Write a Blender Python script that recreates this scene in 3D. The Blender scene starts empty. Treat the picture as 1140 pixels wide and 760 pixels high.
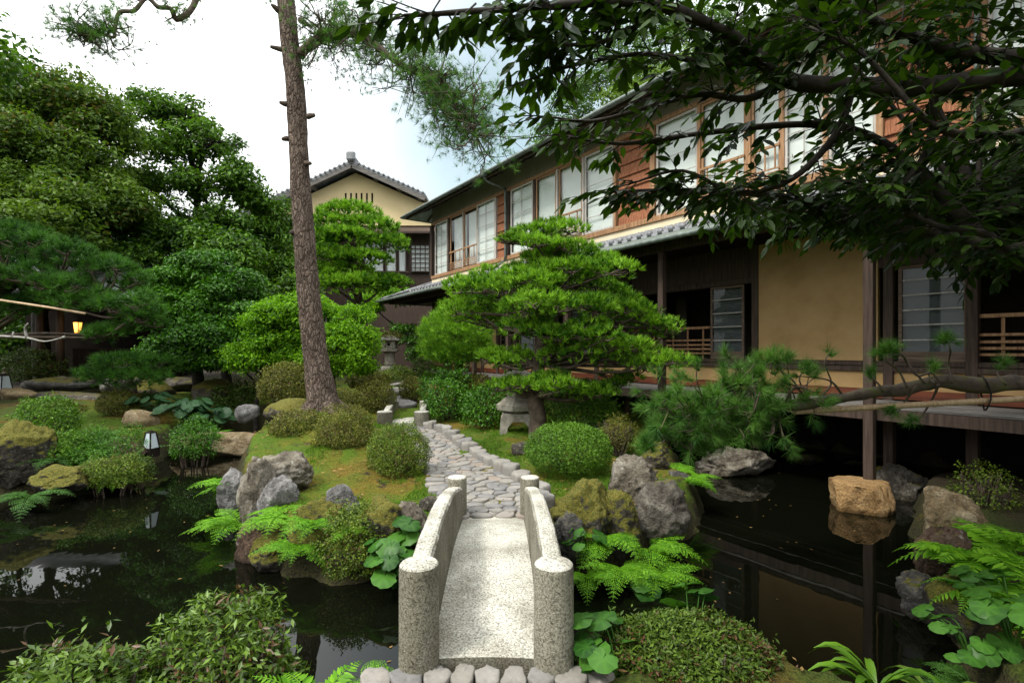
import bpy, math, random
import numpy as np
from mathutils import Vector
C = bpy.context.scene
R = math.radians
# ------------------------------------------------------------------ camera, sky, sun, exposure
F = 570.0            # focal length of the 1140 px wide photograph, in pixels
EYE = 2.2            # eye height over the pond
HOR = 390.0          # horizon row
cam_d = bpy.data.cameras.new('camera'); cam = bpy.data.objects.new('camera', cam_d)
C.collection.objects.link(cam); C.camera = cam
cam.location = (0, 0, EYE); cam.rotation_euler = (R(90), 0, 0)
cam_d.sensor_width = 36; cam_d.lens = 36*F/1140; cam_d.shift_y = (HOR-380)/1140
cam_d.clip_start = 0.05; cam_d.clip_end = 2000
SUN_EL, SUN_AZ = R(54), R(235)      # azimuth clockwise from +Y
w = bpy.data.worlds.new('World'); C.world = w; w.use_nodes = True
nt = w.node_tree; nt.nodes.clear(); N_ = nt.nodes.new; LK = nt.links.new
out = N_('ShaderNodeOutputWorld')
sky = N_('ShaderNodeTexSky'); sky.sky_type = 'NISHITA'; sky.sun_disc = False
sky.sun_elevation = SUN_EL; sky.sun_rotation = SUN_AZ
bg1 = N_('ShaderNodeBackground'); bg1.inputs[1].default_value = 0.11; tint = N_('ShaderNodeMix'); tint.data_type = 'RGBA'; tint.blend_type = 'MULTIPLY'; tint.inputs['Factor'].default_value = 1; tint.inputs['B'].default_value = (1.15, 1.42, 1.08, 1); LK(sky.outputs[0], tint.inputs['A']); LK(tint.outputs['Result'], bg1.inputs[0])
tc = N_('ShaderNodeTexCoord'); sep = N_('ShaderNodeSeparateXYZ'); LK(tc.outputs['Generated'], sep.inputs[0])
mr = N_('ShaderNodeMapRange'); LK(sep.outputs[2], mr.inputs[0])
mr.inputs[1].default_value = 0; mr.inputs[2].default_value = 1; mr.inputs[3].default_value = 0.52; mr.inputs[4].default_value = 2.9
bg2 = N_('ShaderNodeBackground'); bg2.inputs[0].default_value = (0.97, 0.99, 1.0, 1); LK(mr.outputs[0], bg2.inputs[1])
nz = N_('ShaderNodeTexNoise'); nz.inputs['Scale'].default_value = 1.9; nz.inputs['Detail'].default_value = 6; nz.inputs['Roughness'].default_value = .55
LK(tc.outputs['Generated'], nz.inputs['Vector'])
# a thinner patch of cloud in the sky ahead, a little right of the big pine
dt = N_('ShaderNodeVectorMath'); dt.operation = 'DOT_PRODUCT'; LK(tc.outputs['Generated'], dt.inputs[0])
dv = Vector((0.06, 1.0, 0.46)).normalized(); dt.inputs[1].default_value = dv
m2 = N_('ShaderNodeMapRange'); LK(dt.outputs['Value'], m2.inputs[0]); m2.interpolation_type = 'SMOOTHSTEP'
m2.inputs[1].default_value = 0.90; m2.inputs[2].default_value = 1.0; m2.inputs[3].default_value = 0; m2.inputs[4].default_value = 0.8
m3 = N_('ShaderNodeMapRange'); LK(nz.outputs['Fac'], m3.inputs[0])
m3.inputs[1].default_value = 0.25; m3.inputs[2].default_value = 0.62; m3.inputs[3].default_value = 0.5; m3.inputs[4].default_value = 1.0
mm = N_('ShaderNodeMath'); mm.operation = 'MULTIPLY'; LK(m2.outputs[0], mm.inputs[0]); LK(m3.outputs[0], mm.inputs[1])
mx = N_('ShaderNodeMixShader'); LK(mm.outputs[0], mx.inputs[0]); LK(bg2.outputs[0], mx.inputs[1]); LK(bg1.outputs[0], mx.inputs[2])
LK(mx.outputs[0], out.inputs[0])
sd_ = bpy.data.lights.new('sun', 'SUN'); sun = bpy.data.objects.new('sun', sd_); C.collection.objects.link(sun)
sd_.energy = 2.6; sd_.angle = R(11); sd_.color = (1, 0.95, 0.86)
sdir = Vector((math.sin(SUN_AZ)*math.cos(SUN_EL), math.cos(SUN_AZ)*math.cos(SUN_EL), math.sin(SUN_EL)))
sun.rotation_euler = (-sdir).to_track_quat('-Z', 'Y').to_euler()
C.view_settings.view_transform = 'Standard'; C.view_settings.look = 'None'
C.view_settings.exposure = 0.5; C.view_settings.gamma = 1
C.view_settings.use_curve_mapping = False
C.cycles.max_bounces = 6; C.cycles.diffuse_bounces = 2; C.cycles.glossy_bounces = 3
C.cycles.transmission_bounces = 4; C.cycles.transparent_max_bounces = 8; C.cycles.caustics_reflective = False; C.cycles.caustics_refractive = False
C.cycles.use_denoising = True

# ------------------------------------------------------------------ helpers
rng = np.random.default_rng(11)
def G(px, py, Y):   # a point of the place from its bearing and its distance
    return np.array([(px-570)/F*Y, Y, EYE-(py-HOR)/F*Y])
def nrm(a): return a/np.maximum(np.linalg.norm(a, axis=-1, keepdims=True), 1e-9)
def _h(ix, iy, iz, s):
    n = (ix*374761393 + iy*668265263 + iz*2147483647 + s*1274126177) & 0x7fffffff
    n = ((n ^ (n >> 13))*1274126177) & 0x7fffffff
    n = (n ^ (n >> 16)) & 0xffff
    return n/32767.5-1
def vn(P, s=0):
    P = np.asarray(P, float); i = np.floor(P).astype(np.int64); f = P-i; f = f*f*(3-2*f)
    r = 0
    for a in (0, 1):
        for b in (0, 1):
            for c in (0, 1):
                wgt = (f[..., 0] if a else 1-f[..., 0])*(f[..., 1] if b else 1-f[..., 1])*(f[..., 2] if c else 1-f[..., 2])
                r = r+wgt*_h(i[..., 0]+a, i[..., 1]+b, i[..., 2]+c, s)
    return r
def fbm(P, s=0, o=4):
    P = np.asarray(P, float); r = 0; a = .5
    for k in range(o): r = r+a*vn(P*2**k+7.3*k, s+k); a *= .5
    return r
ROOT = {}
def tag(o, label=None, cat=None, group=None, kind=None):
    if label: o['label'] = label
    if cat: o['category'] = cat
    if group: o['group'] = group
    if kind: o['kind'] = kind
    return o
def thing(name, label, cat, loc, group=None, rz=0):
    o = bpy.data.objects.new(name, None); C.collection.objects.link(o); o.empty_display_size = .2
    o.location = [float(v) for v in loc]; o.rotation_euler = (0, 0, rz)
    ROOT[o.name] = np.zeros(3) if rz else np.array(loc, float)
    return tag(o, label, cat, group)
def emit(name, V, Fc, m, parent=None, loc=None, smooth=True, attr=None):
    """one mesh object; Fc is a list of index lists or a list of equal-width index arrays; V is in world axes"""
    V = np.asarray(V, np.float64)
    o_loc = np.zeros(3)
    if parent is not None: V = V-ROOT[parent.name]
    elif loc is not None: o_loc = np.array(loc, float); V = V-o_loc
    me = bpy.data.meshes.new(name)
    if isinstance(Fc, np.ndarray): Fc = [Fc]
    if len(Fc) and isinstance(Fc[0], np.ndarray):
        me.vertices.add(len(V)); me.vertices.foreach_set('co', V.ravel().astype(np.float32))
        idx = np.concatenate([f.ravel() for f in Fc]).astype(np.int32)
        tot = np.concatenate([np.full(len(f), f.shape[1]) for f in Fc]).astype(np.int32)
        st = np.concatenate([[0], np.cumsum(tot)[:-1]]).astype(np.int32)
        me.loops.add(len(idx)); me.loops.foreach_set('vertex_index', idx)
        me.polygons.add(len(tot)); me.polygons.foreach_set('loop_start', st)
        try: me.polygons.foreach_set('loop_total', tot)
        except Exception: pass
        me.update(calc_edges=True); me.validate()
    else:
        me.from_pydata([tuple(v) for v in V], [], [list(f) for f in Fc])
    me.polygons.foreach_set('use_smooth', np.full(len(me.polygons), bool(smooth)))
    if attr is not None:
        at = me.attributes.new('v', 'FLOAT', 'POINT'); at.data.foreach_set('value', np.asarray(attr, np.float32))
    ms = m if isinstance(m, (list, tuple)) else [m]
    for q in ms: me.materials.append(q)
    me.update()
    o = bpy.data.objects.new(name, me); C.collection.objects.link(o)
    if parent is not None: o.parent = parent; ROOT[o.name] = ROOT[parent.name]
    else: o.location = o_loc; ROOT[o.name] = o_loc
    return o
class MB:
    def __init__(s): s.V = []; s.F = []; s.n = 0; s.a = []
    def add(s, V, Fc, a=0.5):
        V = np.asarray(V, float); s.V.append(V); s.F += [[i+s.n for i in f] for f in Fc]; s.n += len(V)
        s.a.append(np.full(len(V), a) if np.isscalar(a) else np.asarray(a))
    def box(s, a, b, bev=0.0):
        a = np.minimum(a, b)*1.0, np.maximum(a, b)*1.0; lo, hi = a
        if bev <= 0:
            V = [(x, y, z) for z in (lo[2], hi[2]) for y in (lo[1], hi[1]) for x in (lo[0], hi[0])]
            s.add(V, [[0, 2, 3, 1], [4, 5, 7, 6], [0, 1, 5, 4], [2, 6, 7, 3], [0, 4, 6, 2], [1, 3, 7, 5]]); return
        bev = min(bev, *(0.45*(hi-lo)))
        V = []
        for ax in range(3):
            for sgn in (0, 1):
                o1, o2 = [(1, 2), (2, 0), (0, 1)][ax]
                for q in ((0, 0), (1, 0), (1, 1), (0, 1)):
                    p = np.zeros(3); p[ax] = hi[ax] if sgn else lo[ax]
                    p[o1] = hi[o1]-bev if q[0] else lo[o1]+bev; p[o2] = hi[o2]-bev if q[1] else lo[o2]+bev
                    V.append(p)
        V = np.array(V); c = (lo+hi)/2
        # convex hull of the 24 corners by bmesh
        import bmesh
        bm = bmesh.new(); [bm.verts.new(v) for v in V]; bmesh.ops.convex_hull(bm, input=bm.verts)
        bm.verts.index_update(); s.add([v.co[:] for v in bm.verts], [[v.index for v in f.verts] for f in bm.faces]); bm.free()
    def bar(s, p, q, wd, ht, up=(0, 0, 1)):
        p, q = np.array(p, float), np.array(q, float); d = nrm(q-p); up = np.array(up, float)
        if abs(d@up) > .98: up = np.array([1., 0, 0])
        sx = nrm(np.cross(d, up)); u = np.cross(sx, d)
        V = [e+sx*a*wd/2+u*b*ht/2 for e in (p, q) for a, b in ((-1, -1), (1, -1), (1, 1), (-1, 1))]
        s.add(V, [[3, 2, 1, 0], [4, 5, 6, 7], [0, 1, 5, 4], [1, 2, 6, 5], [2, 3, 7, 6], [3, 0, 4, 7]])
    def tube(s, pts, rad, seg=8, a=0.5, sm=3, wob=0, seed=0):
        pts = np.array(pts, float); rad = np.broadcast_to(np.array(rad, float), (len(pts),)).copy() if np.ndim(rad) else np.full(len(pts), rad)
        if len(pts) > 2 and sm > 1:
            P = np.vstack([2*pts[0]-pts[1], pts, 2*pts[-1]-pts[-2]]); o = []; ro = []
            for i in range(len(pts)-1):
                p0, p1, p2, p3 = P[i:i+4]
                for k in range(sm):
                    t = k/sm
                    o.append(.5*((2*p1)+(-p0+p2)*t+(2*p0-5*p1+4*p2-p3)*t*t+(-p0+3*p1-3*p2+p3)*t**3)); ro.append(rad[i]*(1-t)+rad[i+1]*t)
            o.append(pts[-1]); ro.append(rad[-1]); pts = np.array(o); rad = np.array(ro)
        n = len(pts); T = nrm(np.gradient(pts, axis=0)); u = np.array([0, 0, 1.]) if abs(T[0, 2]) < .9 else np.array([1., 0, 0])
        V = []; ang = np.arange(seg)/seg*2*np.pi
        for i in range(n):
            u = nrm(u-T[i]*(u@T[i])); v = np.cross(T[i], u)
            V.append(pts[i]+rad[i]*(np.cos(ang)[:, None]*u+np.sin(ang)[:, None]*v))
        V = np.vstack(V)
        if wob: V = V+nrm(V-np.repeat(pts, seg, 0))*(fbm(V*np.array([9, 9, 5]), seed)*wob*np.repeat(rad, seg))[:, None]
        Fc = [[i*seg+k, i*seg+(k+1) % seg, (i+1)*seg+(k+1) % seg, (i+1)*seg+k] for i in range(n-1) for k in range(seg)]
        Fc += [list(range(seg))[::-1], [(n-1)*seg+k for k in range(seg)]]
        s.add(V, Fc, a)
    def lathe(s, c, prof, seg=24, ph=0, sx=1, sy=1):
        c = np.array(c, float); ang = np.arange(seg)/seg*2*np.pi+ph
        V = np.vstack([np.stack([c[0]+r*sx*np.cos(ang), c[1]+r*sy*np.sin(ang), np.full(seg, c[2]+z)], 1) for r, z in prof]); n = len(prof)
        Fc = [[i*seg+k, i*seg+(k+1) % seg, (i+1)*seg+(k+1) % seg, (i+1)*seg+k] for i in range(n-1) for k in range(seg)]
        Fc += [list(range(seg))[::-1], [(n-1)*seg+k for k in range(seg)]]
        s.add(V, Fc)
    def prism(s, poly, ax, lo, hi):
        """poly of (a, b) in the two other axes, extruded along axis ax"""
        n = len(poly); o = [i for i in range(3) if i != ax]; V = []
        for e in (lo, hi):
            for p in poly:
                v = [0, 0, 0]; v[ax] = e; v[o[0]] = p[0]; v[o[1]] = p[1]; V.append(v)
        s.add(V, [list(range(n))[::-1], [n+i for i in range(n)]]+[[i, (i+1) % n, n+(i+1) % n, n+i] for i in range(n)])
    def build(s, name, m, parent=None, loc=None, smooth=False, attr=False):
        V = np.vstack(s.V)
        o = emit(name, V, s.F, m, parent, loc, smooth, np.concatenate(s.a) if attr else None)
        return o
# ------------------------------------------------------------------ materials
def newmat(name):
    m = bpy.data.materials.new(name); m.use_nodes = True; t = m.node_tree
    return m, t, t.nodes['Principled BSDF'], t.nodes['Material Output']
def ramp(t, cols, fac):
    r = t.nodes.new('ShaderNodeValToRGB'); e = r.color_ramp.elements
    while len(e) < len(cols): e.new(.5)
    for k, (p, c) in enumerate(cols): e[k].position = p; e[k].color = (*c, 1)
    t.links.new(fac, r.inputs[0]); return r
def noisetex(t, sc, det=6, rough=.6, stretch=None, dist=0, coord='Object'):
    tc = t.nodes.new('ShaderNodeTexCoord'); n = t.nodes.new('ShaderNodeTexNoise')
    n.inputs['Scale'].default_value = sc; n.inputs['Detail'].default_value = det; n.inputs['Roughness'].default_value = rough; n.inputs['Distortion'].default_value = dist
    if stretch:
        mp = t.nodes.new('ShaderNodeMapping'); mp.inputs['Scale'].default_value = stretch; t.links.new(tc.outputs[coord], mp.inputs[0]); t.links.new(mp.outputs[0], n.inputs['Vector'])
    else: t.links.new(tc.outputs[coord], n.inputs['Vector'])
    return n
def mixc(t, a, b, fac, mode='MIX'):
    m = t.nodes.new('ShaderNodeMix'); m.data_type = 'RGBA'; m.blend_type = mode
    for s_, v in ((m.inputs['A'], a), (m.inputs['B'], b), (m.inputs['Factor'], fac)):
        if hasattr(v, 'is_linked') or hasattr(v, 'links'): t.links.new(v, s_)
        elif np.ndim(v): s_.default_value = (*v, 1)
        else: s_.default_value = v
    return m.outputs['Result']
def bump(t, b, h, st=.3, dist=.02):
    n = t.nodes.new('ShaderNodeBump'); n.inputs['Strength'].default_value = st; n.inputs['Distance'].default_value = dist
    t.links.new(h, n.inputs['Height']); t.links.new(n.outputs[0], b.inputs['Normal'])
def M(name, cols, sc=6, rough=.8, bs=.3, bd=.02, stretch=None, spec=.3, det=6, attr=None, fine=0):
    m, t, b, o = newmat(name); n = noisetex(t, sc, det, stretch=stretch)
    k = len(cols); r = ramp(t, [(.3+.4*i/max(k-1, 1), c) for i, c in enumerate(cols)], n.outputs['Fac']); col = r.outputs[0]
    if attr:
        a = t.nodes.new('ShaderNodeAttribute'); a.attribute_name = 'v'
        r2 = ramp(t, attr, a.outputs['Fac']); col = mixc(t, col, r2.outputs[0], .62)
    if fine:
        n2 = noisetex(t, fine, 3); r3 = ramp(t, [(.35, (.55,)*3), (.65, (1.25,)*3)], n2.outputs['Fac']); col = mixc(t, col, r3.outputs[0], .8, 'MULTIPLY')
        n = n2 if bs else n
    t.links.new(col, b.inputs['Base Color']); b.inputs['Roughness'].default_value = rough; b.inputs['Specular IOR Level'].default_value = spec
    if bs: bump(t, b, n.outputs['Fac'], bs, bd)
    return m
def LEAF(name, c1, c2, tr=.3, rough=.45, c0=None, spec=.2, p0=.12):
    m, t, b, o = newmat(name); a = t.nodes.new('ShaderNodeAttribute'); a.attribute_name = 'v'
    cols = [(.1, c1), (.85, c2)] if c0 is None else [(.0, c0), (p0*.6, c0), (p0, c1), (.9, c2)]
    r = ramp(t, cols, a.outputs['Fac']); t.links.new(r.outputs[0], b.inputs['Base Color'])
    b.inputs['Roughness'].default_value = rough; b.inputs['Specular IOR Level'].default_value = spec
    tl = t.nodes.new('ShaderNodeBsdfTranslucent'); t.links.new(mixc(t, r.outputs[0], (.9, 1, .25), .8, 'MULTIPLY'), tl.inputs[0])
    ms = t.nodes.new('ShaderNodeMixShader'); ms.inputs[0].default_value = tr
    t.links.new(b.outputs[0], ms.inputs[1]); t.links.new(tl.outputs[0], ms.inputs[2]); t.links.new(ms.outputs[0], o.inputs[0])
    return m
def rockmat(name, cols, moss=.0, sc=5, tint=None):
    m, t, b, o = newmat(name); n = noisetex(t, sc, 8, .65, dist=.4)
    k = len(cols); r = ramp(t, [(.32+.36*i/max(k-1, 1), c) for i, c in enumerate(cols)], n.outputs['Fac']); col = r.outputs[0]
    n2 = noisetex(t, 38, 5, .7); r2 = ramp(t, [(.35, (.45,)*3), (.62, (1.2,)*3)], n2.outputs['Fac']); col = mixc(t, col, r2.outputs[0], .75, 'MULTIPLY')
    v = t.nodes.new('ShaderNodeTexNoise'); v.inputs['Scale'].default_value = 14; v.inputs['Detail'].default_value = 4
    tc = t.nodes.new('ShaderNodeTexCoord'); t.links.new(tc.outputs['Object'], v.inputs['Vector'])
    lr = ramp(t, [(.62, (0, 0, 0)), (.80, (.7, .7, .7))], v.outputs['Fac']); col = mixc(t, col, (.52, .53, .47), lr.outputs[0]) if tint is None else mixc(t, col, tint, lr.outputs[0])
    if moss > 0:
        g = t.nodes.new('ShaderNodeNewGeometry'); s_ = t.nodes.new('ShaderNodeSeparateXYZ'); t.links.new(g.outputs['Normal'], s_.inputs[0])
        ad = t.nodes.new('ShaderNodeMath'); ad.operation = 'MULTIPLY_ADD'; t.links.new(n.outputs['Fac'], ad.inputs[0]); ad.inputs[1].default_value = 1.6; t.links.new(s_.outputs[2], ad.inputs[2])
        mrp = ramp(t, [(0, (0, 0, 0)), (1, (1, 1, 1))], ad.outputs[0])
        mp = t.nodes.new('ShaderNodeMapRange'); t.links.new(ad.outputs[0], mp.inputs[0]); mp.inputs[1].default_value = 2.0-1.3*moss; mp.inputs[2].default_value = 2.2-1.3*moss
        n3 = noisetex(t, 60, 3); r3 = ramp(t, [(.3, (.05, .06, .012)), (.5, (.12, .12, .02)), (.7, (.24, .18, .03))], n3.outputs['Fac'])
        col = mixc(t, col, r3.outputs[0], mp.outputs[0])
    gp = t.nodes.new('ShaderNodeNewGeometry'); sz = t.nodes.new('ShaderNodeSeparateXYZ'); t.links.new(gp.outputs['Position'], sz.inputs[0])   # wet band at the waterline
    wz = t.nodes.new('ShaderNodeMath'); wz.operation = 'MULTIPLY_ADD'; t.links.new(n.outputs['Fac'], wz.inputs[0]); wz.inputs[1].default_value = -.12; t.links.new(sz.outputs[2], wz.inputs[2])
    wr = t.nodes.new('ShaderNodeMapRange'); t.links.new(wz.outputs[0], wr.inputs[0]); wr.inputs[1].default_value = -.03; wr.inputs[2].default_value = .03; wr.inputs[3].default_value = .75; wr.inputs[4].default_value = 0
    col = mixc(t, col, mixc(t, col, (.30, .27, .20), 1.0, 'MULTIPLY'), wr.outputs[0])
    t.links.new(col, b.inputs['Base Color']); b.inputs['Roughness'].default_value = .88; b.inputs['Specular IOR Level'].default_value = .25
    ad2 = t.nodes.new('ShaderNodeMath'); ad2.operation = 'MULTIPLY_ADD'; t.links.new(n2.outputs['Fac'], ad2.inputs[0]); ad2.inputs[1].default_value = .5; t.links.new(n.outputs['Fac'], ad2.inputs[2])
    bump(t, b, ad2.outputs[0], 1.0, .09)
    return m
def groundmat():
    m, t, b, o = newmat('moss_and_soil'); n = noisetex(t, .9, 6, .6); n2 = noisetex(t, 45, 4, .7); n3 = noisetex(t, 3.2, 5, .6)
    g = ramp(t, [(.3, (.018, .036, .004)), (.5, (.065, .118, .008)), (.7, (.115, .175, .014))], n2.outputs['Fac'])
    gold = ramp(t, [(.3, (.05, .036, .006)), (.65, (.20, .145, .02))], n2.outputs['Fac'])
    soil = ramp(t, [(.3, (.016, .013, .008)), (.7, (.05, .038, .024))], n2.outputs['Fac'])
    f1 = ramp(t, [(.47, (0, 0, 0)), (.60, (1, 1, 1))], n.outputs['Fac']); f2 = ramp(t, [(.60, (0, 0, 0)), (.68, (1, 1, 1))], n3.outputs['Fac'])
    c = mixc(t, g.outputs[0], gold.outputs[0], f1.outputs[0]); c = mixc(t, c, soil.outputs[0], f2.outputs[0])
    a = t.nodes.new('ShaderNodeAttribute'); a.attribute_name = 'v'     # moss garden or bare earth
    c = mixc(t, soil.outputs[0], c, a.outputs['Fac'])
    ge = t.nodes.new('ShaderNodeNewGeometry'); sp = t.nodes.new('ShaderNodeSeparateXYZ'); t.links.new(ge.outputs['Normal'], sp.inputs[0])
    ma = t.nodes.new('ShaderNodeMath'); ma.operation = 'MULTIPLY_ADD'; t.links.new(n3.outputs['Fac'], ma.inputs[0]); ma.inputs[1].default_value = .6; t.links.new(sp.outputs[2], ma.inputs[2])
    st = t.nodes.new('ShaderNodeMapRange'); t.links.new(ma.outputs[0], st.inputs[0]); st.inputs[1].default_value = .80; st.inputs[2].default_value = 1.1
    bank = ramp(t, [(.3, (.012, .011, .007)), (.5, (.04, .036, .018)), (.7, (.075, .075, .02))], n2.outputs['Fac']); c = mixc(t, bank.outputs[0], c, st.outputs[0])
    t.links.new(c, b.inputs['Base Color']); b.inputs['Roughness'].default_value = .95; b.inputs['Specular IOR Level'].default_value = .15
    bump(t, b, n2.outputs['Fac'], .9, .04); return m
def granite():
    m, t, b, o = newmat('weathered_granite'); n = noisetex(t, 75, 3, .8); n2 = noisetex(t, 2.1, 9, .68); n3 = noisetex(t, 190, 2, .6)
    r = ramp(t, [(.34, (.12, .115, .10)), (.46, (.38, .37, .33)), (.6, (.62, .61, .56))], n.outputs['Fac'])
    r2 = ramp(t, [(.30, (.50, .47, .38)), (.45, (.86, .85, .78)), (.60, (1.3, 1.3, 1.25))], n2.outputs['Fac']); r3 = ramp(t, [(.38, (.5, .5, .48)), (.5, (1, 1, 1))], n3.outputs['Fac'])
    c = mixc(t, r.outputs[0], r2.outputs[0], .9, 'MULTIPLY'); c = mixc(t, c, r3.outputs[0], .8, 'MULTIPLY')
    g = t.nodes.new('ShaderNodeNewGeometry'); s_ = t.nodes.new('ShaderNodeSeparateXYZ'); t.links.new(g.outputs['True Normal'], s_.inputs[0])
    # grime and algae stay on the upright faces, the top is worn clean by feet and rain
    mp = t.nodes.new('ShaderNodeMapRange'); t.links.new(s_.outputs[2], mp.inputs[0]); mp.inputs[1].default_value = .75; mp.inputs[2].default_value = .3; mp.inputs[3].default_value = 0; mp.inputs[4].default_value = .8
    c = mixc(t, c, mixc(t, c, (.34, .32, .26), 1.0, 'MULTIPLY'), mp.outputs[0])
    t.links.new(c, b.inputs['Base Color']); b.inputs['Roughness'].default_value = .9; b.inputs['Specular IOR Level'].default_value = .2
    bump(t, b, n.outputs['Fac'], .8, .012); return m
def watermat():
    m, t, b, o = newmat('dark_pond_water'); b.inputs['Base Color'].default_value = (.0025, .003, .0015, 1); b.inputs['Roughness'].default_value = .015
    b.inputs['IOR'].default_value = 1.33; b.inputs['Specular IOR Level'].default_value = .5
    n = noisetex(t, 2.2, 3, .5, stretch=(1, .55, 1)); bump(t, b, n.outputs['Fac'], .03, .05); return m
def glassmat():
    m, t, b, o = newmat('window_glass'); t.nodes.remove(b)
    g = t.nodes.new('ShaderNodeBsdfGlossy'); g.inputs['Roughness'].default_value = .01; tr = t.nodes.new('ShaderNodeBsdfTransparent'); tr.inputs[0].default_value = (.93, .95, .94, 1)
    ge = t.nodes.new('ShaderNodeNewGeometry'); dp = t.nodes.new('ShaderNodeVectorMath'); dp.operation = 'DOT_PRODUCT'; t.links.new(ge.outputs['Normal'], dp.inputs[0]); t.links.new(ge.outputs['Incoming'], dp.inputs[1])
    ab = t.nodes.new('ShaderNodeMath'); ab.operation = 'ABSOLUTE'; t.links.new(dp.outputs['Value'], ab.inputs[0]); om = t.nodes.new('ShaderNodeMath'); om.operation = 'SUBTRACT'; om.inputs[0].default_value = 1; t.links.new(ab.outputs[0], om.inputs[1])
    pw = t.nodes.new('ShaderNodeMath'); pw.operation = 'POWER'; t.links.new(om.outputs[0], pw.inputs[0]); pw.inputs[1].default_value = 5; fr = t.nodes.new('ShaderNodeMath'); fr.operation = 'MULTIPLY_ADD'; t.links.new(pw.outputs[0], fr.inputs[0]); fr.inputs[1].default_value = .95; fr.inputs[2].default_value = .022
    ms = t.nodes.new('ShaderNodeMixShader'); t.links.new(fr.outputs[0], ms.inputs[0]); t.links.new(tr.outputs[0], ms.inputs[1]); t.links.new(g.outputs[0], ms.inputs[2]); t.links.new(ms.outputs[0], o.inputs[0]); return m
def barkmat(name, cols, sc=9, zs=.35, bd=.05):
    m, t, b, o = newmat(name); tc = t.nodes.new('ShaderNodeTexCoord'); mp = t.nodes.new('ShaderNodeMapping'); mp.inputs['Scale'].default_value = (1, 1, zs)
    t.links.new(tc.outputs['Object'], mp.inputs[0]); v = t.nodes.new('ShaderNodeTexVoronoi'); v.feature = 'DISTANCE_TO_EDGE'; v.inputs['Scale'].default_value = sc
    ns = t.nodes.new('ShaderNodeTexNoise'); ns.inputs['Scale'].default_value = 12; t.links.new(mp.outputs[0], ns.inputs['Vector'])
    va = t.nodes.new('ShaderNodeVectorMath'); va.operation = 'MULTIPLY_ADD'; va.inputs[1].default_value = (.12,)*3
    t.links.new(ns.outputs['Color'], va.inputs[0]); t.links.new(mp.outputs[0], va.inputs[2]); t.links.new(va.outputs[0], v.inputs['Vector'])
    n = noisetex(t, 7, 6, .65, stretch=(1, 1, .5)); r = ramp(t, [(.3+.4*i/(len(cols)-1), c) for i, c in enumerate(cols)], n.outputs['Fac'])
    e = ramp(t, [(0, (.48, .45, .44)), (.09, (1, 1, 1))], v.outputs['Distance']); c = mixc(t, r.outputs[0], e.outputs[0], .85, 'MULTIPLY')
    n2 = noisetex(t, 50, 4, .7); r2 = ramp(t, [(.3, (.55,)*3), (.65, (1.2,)*3)], n2.outputs['Fac']); c = mixc(t, c, r2.outputs[0], .8, 'MULTIPLY')
    t.links.new(c, b.inputs['Base Color']); b.inputs['Roughness'].default_value = .92; b.inputs['Specular IOR Level'].default_value = .15
    mn = t.nodes.new('ShaderNodeMath'); mn.operation = 'MINIMUM'; t.links.new(v.outputs['Distance'], mn.inputs[0]); mn.inputs[1].default_value = .2
    a2 = t.nodes.new('ShaderNodeMath'); a2.operation = 'MULTIPLY_ADD'; t.links.new(n2.outputs['Fac'], a2.inputs[0]); a2.inputs[1].default_value = .12; t.links.new(mn.outputs[0], a2.inputs[2])
    bump(t, b, a2.outputs[0], 1.0, bd*4); return m
X = {}
X['ground'] = groundmat(); X['granite'] = granite(); X['water'] = watermat(); X['glass'] = glassmat()
X['path'] = M('river_stone', [(.09, .085, .08), (.18, .17, .155), (.27, .255, .23)], 14, .8, .4, .01, attr=[(0, (.10, .10, .11)), (.3, (.17, .165, .16)), (.6, (.21, .195, .165)), (.85, (.26, .245, .22)), (1, (.23, .165, .12))])
X['bed'] = M('path_mortar', [(.10, .09, .07), (.2, .18, .14)], 30, .95, .5, .01)
X['grey'] = rockmat('grey_rock', [(.045, .037, .028), (.12, .106, .085), (.25, .23, .195)], .25)
X['greymoss'] = rockmat('grey_rock_with_moss', [(.035, .028, .02), (.095, .08, .06), (.19, .17, .135)], .72)
X['mossy'] = rockmat('mossy_rock', [(.03, .026, .02), (.075, .066, .05), (.15, .135, .11)], .92)
X['light'] = rockmat('light_grey_brown_rock', [(.06, .048, .034), (.19, .165, .125), (.40, .37, .31)], .12, 4)
X['pale'] = rockmat('pale_rock', [(.10, .095, .09), (.22, .21, .20), (.38, .37, .355)], .1)
X['tan'] = rockmat('tan_rock', [(.15, .105, .05), (.38, .28, .155), (.56, .46, .30)], .2)
X['orange'] = rockmat('orange_rock', [(.26, .15, .06), (.42, .26, .11), (.52, .36, .19)], 0, 2.5, tint=(.5, .36, .2))
X['red'] = rockmat('red_brown_rock', [(.05, .03, .02), (.12, .075, .05), (.2, .145, .105)], .3)
X['dark'] = rockmat('dark_rock', [(.04, .038, .035), (.1, .095, .085), (.2, .19, .17)], .35)
X['lant'] = M('lantern_stone', [(.16, .145, .11), (.28, .26, .21), (.38, .36, .31)], 7, .9, .5, .015, fine=60)
X['wood'] = M('weathered_dark_wood', [(.022, .014, .010), (.052, .034, .025), (.085, .058, .043)], 5, .75, .25, .01, (6, 6, .35))
X['woodh'] = M('weathered_rail_wood', [(.06, .04, .03), (.13, .09, .065), (.19, .14, .105)], 5, .75, .2, .01, (.35, 6, 6))
X['greywood'] = M('grey_deck_plank', [(.06, .055, .05), (.12, .112, .104), (.19, .178, .166)], 6, .8, .3, .01, (.3, 9, 4))
X['redwood'] = M('red_brown_board', [(.06, .017, .008), (.13, .036, .016), (.19, .058, .026)], 4, .6, .15, .01, (.3, 5, 5))
X['cedar'] = M('cedar_shingle', [(.13, .045, .022), (.27, .10, .045), (.36, .16, .08)], 6, .75, .5, .02, (7, 7, .6))
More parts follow.
